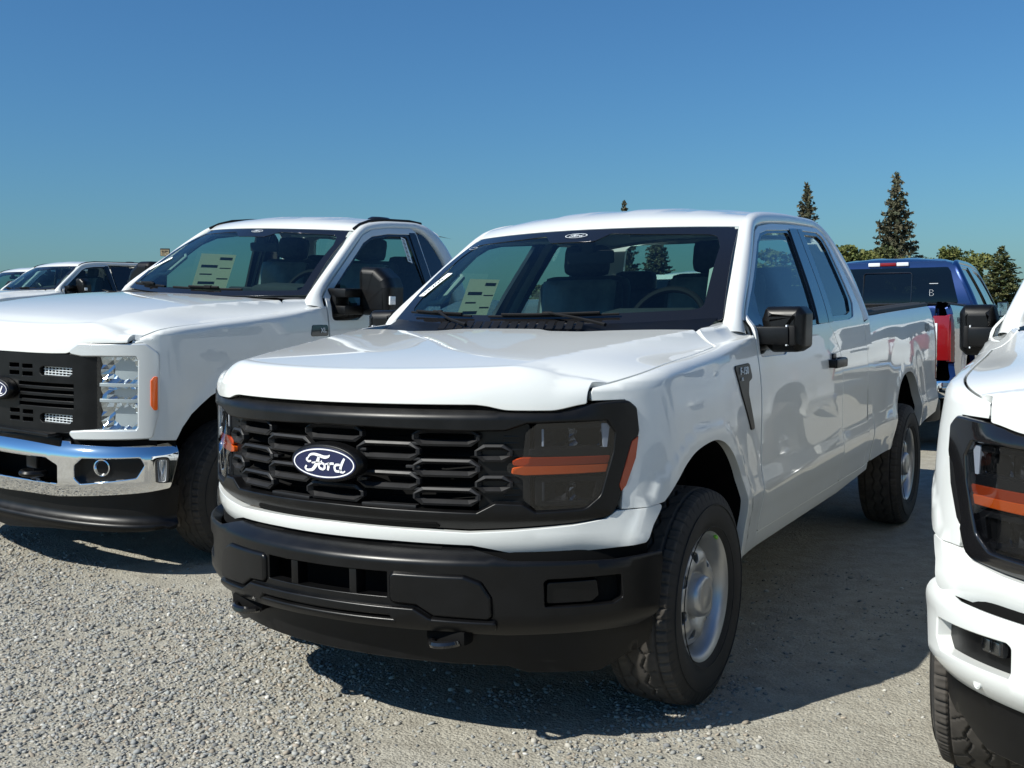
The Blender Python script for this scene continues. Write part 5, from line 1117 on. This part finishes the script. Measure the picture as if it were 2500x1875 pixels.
# ================================================================== ground
CAM_R = cam.rotation_euler.to_matrix(); FPX = 2643.1
def at_px(px, py, depth):
    """point seen at photograph pixel (px, py) at that distance along the view axis"""
    return Vector(cam.location) + CAM_R @ Vector(((px - 1250) / FPX * depth, -(py - 937.5) / FPX * depth, -depth))
_gz = pchip([-60, -30, -16.5, -4.4, -2.4, -1.9, 60], [.42, .40, .357, .10, .004, 0, 0])
def vnoise(x, y, s, seed=0):
    r = np.random.default_rng(seed); T_ = r.random((64, 64)); X, Y = np.asarray(x) / s, np.asarray(y) / s
    i, j = np.floor(X).astype(int), np.floor(Y).astype(int); u, v = X - i, Y - j; u = u * u * (3 - 2 * u); v = v * v * (3 - 2 * v)
    g = lambda a, b: T_[a % 64, b % 64]
    return (g(i, j) * (1 - u) + g(i + 1, j) * u) * (1 - v) + (g(i, j + 1) * (1 - u) + g(i + 1, j + 1) * u) * v
def near_w(x, y): return (1 - sstep(6, 9, np.abs(np.asarray(x)))) * (1 - sstep(6, 9, np.abs(np.asarray(y))))
def ground_z(x, y):
    f = near_w(x, y)
    return _gz(x) + f * (.016 * (vnoise(x, y, .9, 1) - .5) + .008 * (vnoise(x, y, .28, 2) - .5) + .004 * (vnoise(x, y, .09, 3) - .5)) - .004
def gravel_w(x, y):
    """where loose gravel lies thick (1) or bare dirt shows (0)"""
    n = vnoise(x, y, .8, 11) * .6 + vnoise(x, y, .3, 12) * .4
    band = np.exp(-((np.asarray(y) + .95 + .16 * np.asarray(x)) / .75) ** 2)         # windrow along the front of the row
    return np.clip(sstep(.40, .58, n * .66 + band * .34), 0, 1)
def axis_coords(lo, hi, fine, step, far):
    a = list(np.arange(lo, hi + 1e-6, step)); d = step
    while a[-1] < far: d *= 1.35; a.append(a[-1] + d)
    d = step; b = [a[0]]
    while b[-1] > -far: d *= 1.35; b.append(b[-1] - d)
    return np.array(b[:0:-1] + a)
gx, gy = axis_coords(-6.5, 4.0, 1, .045, 2500), axis_coords(-2.6, 5.0, 1, .045, 2500)
GX, GY = np.meshgrid(gx, gy, indexing='ij')
A = np.stack([GX, GY, ground_z(GX, GY)], 2)
def ground_mat():
    m = bpy.data.materials.new('gravel_ground'); m.use_nodes = True; n, l = nodes_of(m); b = n['Principled BSDF']; b.inputs['Roughness'].default_value = .92; b.inputs['Specular IOR Level'].default_value = .2
    tc = n.new('ShaderNodeTexCoord')
    def noise(s, d=6, r=.6):
        t = n.new('ShaderNodeTexNoise'); t.inputs['Scale'].default_value = s; t.inputs['Detail'].default_value = d; t.inputs['Roughness'].default_value = r; l.new(tc.outputs['Object'], t.inputs['Vector']); return t
    def ramp(inp, stops):
        r = n.new('ShaderNodeValToRGB'); r.color_ramp.elements[0].position = stops[0][0]; r.color_ramp.elements[0].color = (*stops[0][1], 1); r.color_ramp.elements[1].position = stops[-1][0]; r.color_ramp.elements[1].color = (*stops[-1][1], 1)
        for p_, c_ in stops[1:-1]: e = r.color_ramp.elements.new(p_); e.color = (*c_, 1)
        l.new(inp, r.inputs['Fac']); return r
    big = noise(1.1, 4); med = noise(9, 6); fine = noise(160, 3)
    dirt = ramp(med.outputs['Fac'], [(.30, (.27, .25, .205)), (.5, (.33, .31, .258)), (.72, (.39, .37, .31))])
    v1 = n.new('ShaderNodeTexVoronoi'); v1.inputs['Scale'].default_value = 95; l.new(tc.outputs['Object'], v1.inputs['Vector'])
    v2 = n.new('ShaderNodeTexVoronoi'); v2.inputs['Scale'].default_value = 46; l.new(tc.outputs['Object'], v2.inputs['Vector'])
    stone = ramp(v1.outputs['Color'], [(.1, (.15, .15, .14)), (.45, (.27, .268, .245)), (.75, (.35, .345, .315)), (.97, (.48, .47, .44))])
    mask = n.new('ShaderNodeMapRange'); mask.inputs['From Min'].default_value = .42; mask.inputs['From Max'].default_value = .58; l.new(big.outputs['Fac'], mask.inputs['Value'])
    gr = n.new('ShaderNodeMapRange'); gr.inputs['From Min'].default_value = .30; gr.inputs['From Max'].default_value = .12; l.new(v1.outputs['Distance'], gr.inputs['Value'])
    mul = n.new('ShaderNodeMath'); mul.operation = 'MULTIPLY'; l.new(mask.outputs['Result'], mul.inputs[0]); l.new(gr.outputs['Result'], mul.inputs[1])
    mx = n.new('ShaderNodeMix'); mx.data_type = 'RGBA'; l.new(mul.outputs[0], mx.inputs['Factor']); l.new(dirt.outputs['Color'], mx.inputs[6]); l.new(stone.outputs['Color'], mx.inputs[7])
    mm = n.new('ShaderNodeMix'); mm.data_type = 'RGBA'; mm.blend_type = 'MULTIPLY'; mm.inputs['Factor'].default_value = .7; sp = ramp(fine.outputs['Fac'], [(.3, (.6, .6, .6)), (.7, (1.25, 1.25, 1.25))])
    l.new(mx.outputs[2], mm.inputs[6]); l.new(sp.outputs['Color'], mm.inputs[7]); l.new(mm.outputs[2], b.inputs['Base Color'])
    h1 = n.new('ShaderNodeMath'); h1.operation = 'MULTIPLY_ADD'; l.new(v1.outputs['Distance'], h1.inputs[0]); h1.inputs[1].default_value = -.9; l.new(fine.outputs['Fac'], h1.inputs[2])
    h2 = n.new('ShaderNodeMath'); h2.operation = 'MULTIPLY_ADD'; l.new(v2.outputs['Distance'], h2.inputs[0]); h2.inputs[1].default_value = -1.0; l.new(h1.outputs[0], h2.inputs[2])
    bp = n.new('ShaderNodeBump'); bp.inputs['Strength'].default_value = .55; bp.inputs['Distance'].default_value = .012; l.new(h2.outputs[0], bp.inputs['Height']); l.new(bp.outputs['Normal'], b.inputs['Normal'])
    MATS['ground'] = m; return m
ground_mat()
gr_o = obj('ground', grid_mesh('ground', A), 'ground'); gr_o['kind'] = 'structure'

# loose stones as real geometry
def pebble_mat():
    m = bpy.data.materials.new('pebble'); m.use_nodes = True; n, l = nodes_of(m); b = n['Principled BSDF']; b.inputs['Roughness'].default_value = .85; b.inputs['Specular IOR Level'].default_value = .3
    a = n.new('ShaderNodeAttribute'); a.attribute_name = 'tone'; l.new(a.outputs['Color'], b.inputs['Base Color']); MATS['pebble'] = m
pebble_mat()
def pebbles():
    t = (1 + 5 ** .5) / 2
    ico = np.array([(-1, t, 0), (1, t, 0), (-1, -t, 0), (1, -t, 0), (0, -1, t), (0, 1, t), (0, -1, -t), (0, 1, -t), (t, 0, -1), (t, 0, 1), (-t, 0, -1), (-t, 0, 1)], float) / 1.9
    fc = np.array([(0, 11, 5), (0, 5, 1), (0, 1, 7), (0, 7, 10), (0, 10, 11), (1, 5, 9), (5, 11, 4), (11, 10, 2), (10, 7, 6), (7, 1, 8), (3, 9, 4), (3, 4, 2), (3, 2, 6), (3, 6, 8), (3, 8, 9), (4, 9, 5), (2, 4, 11), (6, 2, 10), (8, 6, 7), (9, 8, 1)])
    N0 = 260000; x = rng.uniform(-5.2, 2.75, N0); y = rng.uniform(-2.3, 2.2, N0)
    w = gravel_w(x, y); d = np.hypot(x - 2.36, y + 3.68)
    keep = rng.random(N0) < (w * .75 + .04) * np.clip(1.25 - d / 8.5, .12, 1)
    x, y, w = x[keep], y[keep], w[keep]; n = len(x)
    s = np.exp(rng.normal(math.log(.0056), .36, n)); s = np.clip(s, .003, .013)
    big = rng.random(n) < .0012; s[big] = rng.uniform(.012, .020, big.sum())
    ax = np.stack([s * rng.uniform(.8, 1.5, n), s * rng.uniform(.7, 1.2, n), s * rng.uniform(.42, .8, n)], 1)
    V = ico[None] * (1 + rng.uniform(-.26, .26, (n, 12, 1))) * ax[:, None, :]
    a = rng.uniform(0, 2 * math.pi, n); ca, sa = np.cos(a)[:, None], np.sin(a)[:, None]; tl = rng.normal(0, .25, n)[:, None]
    X = V[:, :, 0] * ca - V[:, :, 1] * sa; Y = V[:, :, 0] * sa + V[:, :, 1] * ca; Z = V[:, :, 2] + X * tl
    V = np.stack([X + x[:, None], Y + y[:, None], Z + (ground_z(x, y) + ax[:, 2] * .35)[:, None]], 2).reshape(-1, 3)
    Fc = (fc[None] + (np.arange(n) * 12)[:, None, None]).reshape(-1, 3)
    me = bpy.data.meshes.new('gravel'); me.vertices.add(len(V)); me.vertices.foreach_set('co', V.ravel()); me.loops.add(len(Fc) * 3); me.loops.foreach_set('vertex_index', Fc.ravel())
    me.polygons.add(len(Fc)); me.polygons.foreach_set('loop_start', np.arange(len(Fc)) * 3); me.polygons.foreach_set('loop_total', np.full(len(Fc), 3)); me.update(calc_edges=True)
    base = np.array([(.23, .23, .215), (.185, .19, .185), (.28, .265, .23), (.26, .225, .18), (.14, .142, .142), (.37, .36, .33), (.20, .21, .20)])
    c = base[rng.choice(len(base), n, p=[.26, .2, .2, .12, .1, .04, .08])] * rng.uniform(.9, 1.55, (n, 1))
    at = me.color_attributes.new('tone', 'FLOAT_COLOR', 'POINT'); C4 = np.concatenate([np.repeat(c, 12, 0), np.ones((n * 12, 1))], 1); at.data.foreach_set('color', C4.ravel())
    print('pebbles', n); return me
gv = obj('gravel', pebbles(), 'pebble'); gv['kind'] = 'stuff'; gv['label'] = 'loose grey and tan gravel scattered over the lot'; gv['category'] = 'gravel'

# ================================================================== vehicles
RHO = math.radians(2.76)
main_t = empty('pickup_truck'); make_pickup(main_t)
tag(main_t, 'white extended-cab pickup with black grille and black bumper, complete in the middle', 'pickup truck', 'pickups parked on the gravel lot')
right_t = empty('pickup_truck', None, (2.795, -.047, 0), (0, 0, math.radians(1.25))); make_pickup(right_t, trim='street')
tag(right_t, 'white pickup with white painted bumper, cut off by the picture edge beside the shaded ground', 'pickup truck', 'pickups parked on the gravel lot')
heavy_t = empty('heavy_pickup', None, (-3.212, .927, .93 * math.sin(RHO)), (0, RHO, 0)); make_heavy(heavy_t)
tag(heavy_t, 'large white single-cab pickup with chrome bumper and tall black mirrors', 'pickup truck', 'pickups parked on the gravel lot')
crew_t = empty('heavy_pickup', None, (-16.57, 9.03, float(_gz(-16.57)))); make_heavy(crew_t, ext=.80)
tag(crew_t, 'distant white crew-cab pickup behind the chrome-bumper pickup, with black side windows', 'pickup truck', 'pickups parked on the gravel lot')
crew2_t = empty('heavy_pickup', None, (-20.0, 10.6, float(_gz(-20.0)))); make_heavy(crew2_t, ext=.80)
tag(crew2_t, 'farthest white pickup, only roof and windshield top showing at the picture edge', 'pickup truck', 'pickups parked on the gravel lot')
blue_t = empty('pickup_truck', None, (-.324, 11.883, 0), (0, 0, math.radians(181.2))); make_pickup(blue_t, paint='blue_paint', ext=.30, front=False, trim='street', tailfull=True)
tag(blue_t, 'blue crew-cab pickup seen from behind with red tail light', 'pickup truck', 'pickups parked on the gravel lot')
p_ = at_px(1690, 652, 16.0)
back_t = empty('pickup_truck', None, (p_.x, p_.y + 2.87, 0), (0, 0, math.pi)); make_pickup(back_t, ext=.30, front=False, trim='street', tailfull=True)
tag(back_t, 'white pickup with red roof brake light, seen through the cab of the middle pickup', 'pickup truck', 'pickups parked on the gravel lot')
far_t = empty('pickup_truck', None, (3.2, 16.6, 0), (0, 0, math.pi)); make_pickup(far_t, ext=.30, front=False, trim='street', tailfull=True)
tag(far_t, 'white pickup roof just showing behind the cut-off pickup, next to the trees', 'pickup truck', 'pickups parked on the gravel lot')

# ---- stickers and writing on the glass (parts of their trucks)
def on_ws(fn, u0, v0, du, dv, ang, mat, root, name, txt=None, tmat='ink', tsize=.03):
    c, s = math.cos(ang), math.sin(ang)
    def place(a):
        u = u0 + (a[:, 0] * c - a[:, 1] * s) / .80; v = v0 + (a[:, 0] * s + a[:, 1] * c) / .76
        return fn(u, v)
    n = 6; G = [[(-du / 2 + du * i / n, -dv / 2 + dv * j / n) for i in range(n + 1)] for j in range(n + 1)]
    Aa = np.array([place(np.array(r)) for r in G]); o = obj(name, grid_mesh(name, Aa), mat, root)
    if txt:
        me = text_mesh(txt, tsize, .0, .0006); f2 = lambda a: place(a) + np.array([0, -.0012, .0012])
        map_mesh(me, f2); obj('lettering', me, tmat, o)
    return o
SC = np.array([(-.955, .245), (-.865, .50), (-.812, .50), (-.902, .250)])        # sticker corners on the glass
def stk(q, e):
    a_, b_ = q[:, 0][:, None], q[:, 1][:, None]; P2 = SC[0] * (1 - a_) * (1 - b_) + SC[1] * a_ * (1 - b_) + SC[2] * a_ * b_ + SC[3] * (1 - a_) * b_
    return ws_fn(e)(P2[:, 0], P2[:, 1])
so_ = obj('windshield_sticker', grid_mesh('windshield_sticker', np.array([stk(np.array([(i / 5, j / 2) for j in range(3)]), .002) for i in range(6)])), 'paper_white', main_t)
me = text_mesh('11200', 1.0, .0, .0); n_ = len(me.vertices); ca_ = np.empty(n_ * 3); me.vertices.foreach_get('co', ca_); ca_ = ca_.reshape(-1, 3)
w0, w1 = ca_[:, 0].min(), ca_[:, 0].max(); h0, h1 = ca_[:, 1].min(), ca_[:, 1].max()
map_mesh(me, lambda a: stk(np.stack([.12 + .62 * (a[:, 0] - w0) / (w1 - w0), .80 - .55 * (a[:, 1] - h0) / (h1 - h0)], 1), .004)); obj('lettering', me, 'ink', so_)
def glass_oval(root, fn, u0, v0, a, b, letters=True):
    n = 40; pl = lambda x, y: tuple(fn(np.array([u0 + x / .74]), np.array([v0 + y / .76]))[0])
    O_, I_ = oval(a, b, n), oval(a * .93, b * .86, n)
    me = MB().add([pl(x, y) for x, y in O_] + [pl(x, y) for x, y in I_], [(i, (i + 1) % n, n + (i + 1) % n, n + i) for i in range(n)]).mesh('oval_print', recalc=False); o = obj('oval_print', me, 'silver_print', root)
    if letters: obj('lettering', stroke_mesh(FORD, a * .74, b * .92, pl), 'silver_print', o)
glass_oval(main_t, ws_fn(.0022), 0.0, .905, .060, .022); glass_oval(main_t, ws_fn(.0022), -.90, .83, .035, .014, False)
glass_oval(heavy_t, h_ws(.0022), 0.0, .935, .055, .018)
on_ws(h_ws(.0015), -.90, .36, .028, .20, math.radians(-42), 'paper_white', heavy_t, 'windshield_sticker')
def window_sheet(root, x, y0, y1, z0, z1, dx=.11, name='price_sheet'):
    """paper price sheet inside the far side window"""
    P = lambda u, v: (x + dx * (v - z0) / .4, u, v)
    o = obj(name, MB().add([P(y0, z0), P(y1, z0), P(y1, z1), P(y0, z1)], [(0, 1, 2, 3)]).mesh(name, recalc=False), 'thin_paper', root)
    for k, (a, b, c, d) in enumerate(((.08, .55, .62, .70), (.55, .92, .84, .92), (.12, .60, .16, .24), (.62, .95, .30, .34), (.10, .45, .42, .46), (.62, .95, .60, .63))):
        q = lambda u, v: tuple(Vector(P(y0 + (y1 - y0) * u, z0 + (z1 - z0) * v)) + Vector((.004, 0, 0)))
        obj('printed_block', MB().add([q(a, c), q(b, c), q(b, d), q(a, d)], [(0, 1, 2, 3)]).mesh('printed_block', recalc=False), 'ink_grey', o)
window_sheet(main_t, -.885, 1.16, 1.46, 1.375, 1.60, .18)
window_sheet(heavy_t, -.895, 1.30, 1.66, 1.52, 1.80, .17)
# bar-code label at the top of the near door glass of the chrome-bumper pickup
def bar_label(root):
    fn = h_side(-.010); Pq = lambda u, v: tuple(fn(np.array([1.795 + u]), np.array([1.865 + v - .28 * u]))[0])
    def quad(a, b, c, d, e=0): return MB().add([tuple(Vector(Pq(x, y)) + Vector((e, 0, 0))) for x, y in ((a, c), (b, c), (b, d), (a, d))], [(0, 1, 2, 3)])
    o = obj('barcode_label', quad(-.025, .025, -.09, .085).mesh('barcode_label', recalc=False), 'paper_white', root); b = MB()
    for k in range(16):
        z0 = -.08 + k * .0098; q = quad(-.016, .010, z0, z0 + (.003 + .003 * (k * 7 % 3 == 0)), .002); b.add(q.V, q.F)
    q_ = obj('bar_print', b.mesh('bar_print', recalc=False), 'ink', o); q_['kind'] = 'stuff'
bar_label(heavy_t)
# chalk letter on the blue pickup's rear glass
ybk = 2.56 + .30 + .045
obj('chalk_letter', map_mesh(text_mesh('B', .11, .0, -.004), lambda a: np.stack([-.47 - a[:, 0] * 1.0, 2.56 + .30 + .08 * (1 - sstep(1.42, 1.90, 1.545 + a[:, 1])) + .0155 + 0 * a[:, 0], 1.545 + a[:, 1]], 1)), 'silver_print', blue_t)
obj('chalk_stroke', MB().box((-.49, 2.915, 1.65), (.09, .003, .006)).mesh('chalk_stroke'), 'silver_print', blue_t)
# inspection paint dabs on the front wheel of the middle pickup
for w in main_t.children:
    if w.name.startswith('wheel') and w.type == 'EMPTY' and w.location.x > 0 and abs(w.location.y) < .1:
        w.rotation_euler.x = .35
        a_ = math.radians(62) - .35
        obj('paint_dab', MB().box((.112, .224 * math.cos(a_), .224 * math.sin(a_)), (.010, .012, .022), (a_, 0, 0), .002).mesh('paint_dab'), 'green_paint', w)

# ================================================================== trees and the far sign
def leaf_mat(name, col, col2):
    m = bpy.data.materials.new(name); m.use_nodes = True; n, l = nodes_of(m); b = n['Principled BSDF']; b.inputs['Roughness'].default_value = .7; b.inputs['Specular IOR Level'].default_value = .25
    a = n.new('ShaderNodeAttribute'); a.attribute_name = 'tone'; mx = n.new('ShaderNodeMix'); mx.data_type = 'RGBA'; mx.inputs[6].default_value = (*col, 1); mx.inputs[7].default_value = (*col2, 1)
    l.new(a.outputs['Fac'], mx.inputs['Factor']); l.new(mx.outputs[2], b.inputs['Base Color']); MATS[name] = m
leaf_mat('conifer_leaf', (.050, .058, .032), (.120, .105, .065)); leaf_mat('broad_leaf', (.070, .095, .024), (.165, .165, .050)); leaf_mat('dark_leaf', (.055, .075, .028), (.13, .125, .05))
pmat('bark', (.10, .07, .05), rough=.9, noise=(3, .4))
def faces_mesh(name, C_, size, r, aspect=(1, .6), up=0.0):
    """small leaf faces: centres C_, random orientation"""
    n = len(C_); d = r.normal(size=(n, 3)); d[:, 2] += up; d /= np.linalg.norm(d, axis=1, keepdims=True); e = np.cross(d, r.normal(size=(n, 3))); e /= np.linalg.norm(e, axis=1, keepdims=True); f = np.cross(d, e)
    s = (size * r.uniform(.6, 1.4, n))[:, None]; P = np.stack([C_ - e * s * aspect[0], C_ + f * s * aspect[1], C_ + e * s * aspect[0], C_ - f * s * aspect[1]], 1).reshape(-1, 3)
    me = bpy.data.meshes.new(name); me.from_pydata(P.tolist(), [], (np.arange(n * 4).reshape(-1, 4)).tolist())
    return me
def tone_attr(me, vals):
    at = me.color_attributes.new('tone', 'FLOAT_COLOR', 'POINT'); v = np.repeat(vals, 4); at.data.foreach_set('color', np.stack([v, v, v, np.ones_like(v)], 1).ravel()); return me
def conifer_mesh(seed, H=16.0, W=4.0):
    r = np.random.default_rng(seed); C_ = []; br = MB(); ton = []
    for k in range(46):
        t = (k + .5) / 46; z = H * (.08 + .91 * t); L = W * (1 - t) ** .85 * r.uniform(.72, 1.12) + .18; nb = 7 if t < .8 else 5
        for j in range(nb):
            a = 2 * math.pi * (j / nb) + r.uniform(-.5, .5) + k * 1.3; l_ = L * r.uniform(.6, 1.12)
            m = max(5, int(l_ * 13)); q = np.sort(r.uniform(.15, 1, m)) ** .8; rr = q * l_; dz = -.10 * rr - .05 * rr ** 2 / max(l_, .3) + .18 * q ** 3 * l_
            sp = .16 * l_ ** .5 * (1.15 - q)
            P = np.stack([rr * math.cos(a) + r.normal(0, 1, m) * sp, rr * math.sin(a) + r.normal(0, 1, m) * sp, z + dz + r.normal(0, .07, m)], 1); C_.append(P); ton.append(np.clip(r.uniform(0, .75) + r.normal(0, .2, m), 0, 1))
            if t < .9: br.tube([(0, 0, z), (l_ * .8 * math.cos(a), l_ * .8 * math.sin(a), z - .08 * l_)], [.05 * (1 - t) + .015, .01], 4, cap=False)
    C_ = np.vstack(C_); ton = np.concatenate(ton); me = tone_attr(faces_mesh('crown', C_, .27, r, (1.0, .42)), ton)
    br.tube([(0, 0, 0), (.05, 0, H * .5), (0, 0, H * .98)], [.30, .17, .02], 8); return me, br.mesh('trunk', True)
def broad_mesh(seed, H=7.0, W=3.2):
    r = np.random.default_rng(seed); C_ = []; ton = []; br = MB(); br.tube([(0, 0, 0), (.1, .05, H * .35), (0, 0, H * .6)], [.22, .16, .08], 8)
    for k in range(26):
        a = r.uniform(0, 2 * math.pi); zz_ = H * r.uniform(.34, .93); R_ = W * math.sqrt(max(.05, 1 - ((zz_ / H - .60) / .42) ** 2)) * r.uniform(.25, .85)
        c = np.array([R_ * math.cos(a), R_ * math.sin(a), zz_]); m = 260; d = r.normal(size=(m, 3)); d /= np.linalg.norm(d, axis=1, keepdims=True)
        P = c + d * (r.uniform(.35, 1, (m, 1)) ** .5) * np.array([1, 1, .72]) * W * r.uniform(.22, .36); C_.append(P); ton.append(np.clip(r.uniform(0, 1) * .6 + r.normal(.2, .2, m), 0, 1))
        br.tube([(0, 0, H * .33), tuple(c * np.array([.5, .5, .8])), tuple(c)], [.07, .04, .012], 5, cap=False)
    return tone_attr(faces_mesh('crown', np.vstack(C_), .155, r, (1, .65), .3), np.concatenate(ton)), br.mesh('trunk', True)
CON = [conifer_mesh(s) for s in (3, 4)]; BRO = [broad_mesh(s) for s in (5, 6, 7)]
def tree(name, mesh, H0, base_w, px, py, depth, leaf, label, wide=1.0, rot=0.0):
    top = at_px(px, py, depth); h = top.z; k = h / H0
    o = empty(name, None, (top.x, top.y, 0), (0, 0, rot)); o.scale = (k * wide, k * wide, k)
    obj('crown', mesh[0], leaf, o); obj('trunk', mesh[1], 'bark', o)
    tag(o, label, 'tree', 'trees beyond the lot'); return o
tree('conifer_tree', CON[0], 16, 0, 2190, 418, 120, 'conifer_leaf', 'tallest conifer tree, standing above the roof of the blue pickup', 1.02)
tree('conifer_tree', CON[1], 16, 0, 1970, 444, 124, 'conifer_leaf', 'conifer tree rising behind the rear edge of the middle pickup roof', .92, 1.0)
tree('conifer_tree', CON[0], 16, 0, 1524, 488, 128, 'conifer_leaf', 'tip of a small conifer showing above the middle pickup roof', .8, 2.0)
tree('conifer_tree', CON[1], 16, 0, 1604, 545, 105, 'conifer_leaf', 'conifer seen through the windows of the middle pickup, beside the brake light', 1.25, 3.0)
tree('conifer_tree', CON[0], 16, 0, 1745, 560, 110, 'conifer_leaf', 'conifer seen through the windshield of the middle pickup, near its driver pillar', 1.35, 4.0)
tree('conifer_tree', CON[1], 16, 0, 2446, 600, 95, 'dark_leaf', 'wide dark conifer at the picture edge, behind the cut-off pickup', 2.1, 5.0)
bl = [(2042, 588, 2, 'broad_leaf', 'green broadleaf tree touching the rear pillar of the middle pickup', 1.15), (2092, 606, 0, 'broad_leaf', 'low green broadleaf tree left of the tallest conifer', 1.2), (2135, 598, 1, 'dark_leaf', 'dull green broadleaf tree directly beside the foot of the tallest conifer', 1.2),
      (2236, 634, 2, 'dark_leaf', 'dark broadleaf tree just right of the tallest conifer', 1.2), (2272, 628, 0, 'dark_leaf', 'dark green broadleaf tree between the tallest conifer and the yellow-green tree', 1.0), (2340, 596, 1, 'broad_leaf', 'yellow-green round broadleaf tree above the corner of the blue pickup roof', 1.05),
      (2384, 668, 2, 'broad_leaf', 'small broadleaf tree right of the yellow-green round tree', .8), (1850, 600, 0, 'broad_leaf', 'broadleaf tree seen through the open driver window of the middle pickup', 1.3), (1490, 640, 1, 'dark_leaf', 'broadleaf tree seen through the middle pickup, behind its passenger seat', 1.2), (1330, 690, 2, 'dark_leaf', 'low broadleaf tree seen through the passenger side of the middle pickup', 1.2), (1920, 640, 2, 'dark_leaf', 'broadleaf tree hidden largely by the rear door of the middle pickup', 1.2)]
for k, (px, py, m_, lf, lb, wd) in enumerate(bl): tree('broadleaf_tree', BRO[m_], 7.0, 0, px, py, 100 + 3 * (k % 4), lf, lb, wd, k * 1.1)
sp = at_px(403, 616, 250)
sg_ = tag(empty('roadside_sign', None, (sp.x, sp.y, 0), (0, 0, math.radians(52))), 'small tan and brown sign box on a pole far off, above the distant pickups', 'sign')
pmat('sign_brown', (.05, .035, .03), rough=.6); pmat('sign_tan', (.62, .48, .28), rough=.6)
obj('pole', MB().tube([(0, 0, 0), (0, 0, sp.z)], .12, 10).mesh('pole'), 'sign_brown', sg_); obj('sign_box', MB().box((0, 0, sp.z), (2.1, .8, 1.75), None, .03).mesh('sign_box'), 'sign_brown', sg_)
obj('sign_face', MB().box((-.10, -.42, sp.z - .10), (1.8, .04, 1.35)).mesh('sign_face'), 'sign_tan', sg_)
for z_, x_, w_, h_ in ((.34, -.55, .5, .26), (.34, .2, .75, .26), (.02, -.25, 1.0, .10), (-.30, -.5, .7, .12), (-.30, .4, .5, .10)): obj('sign_line', MB().box((x_, -.445, sp.z + z_ - .1), (w_, .02, h_)).mesh('sign_line'), 'sign_brown', sg_)
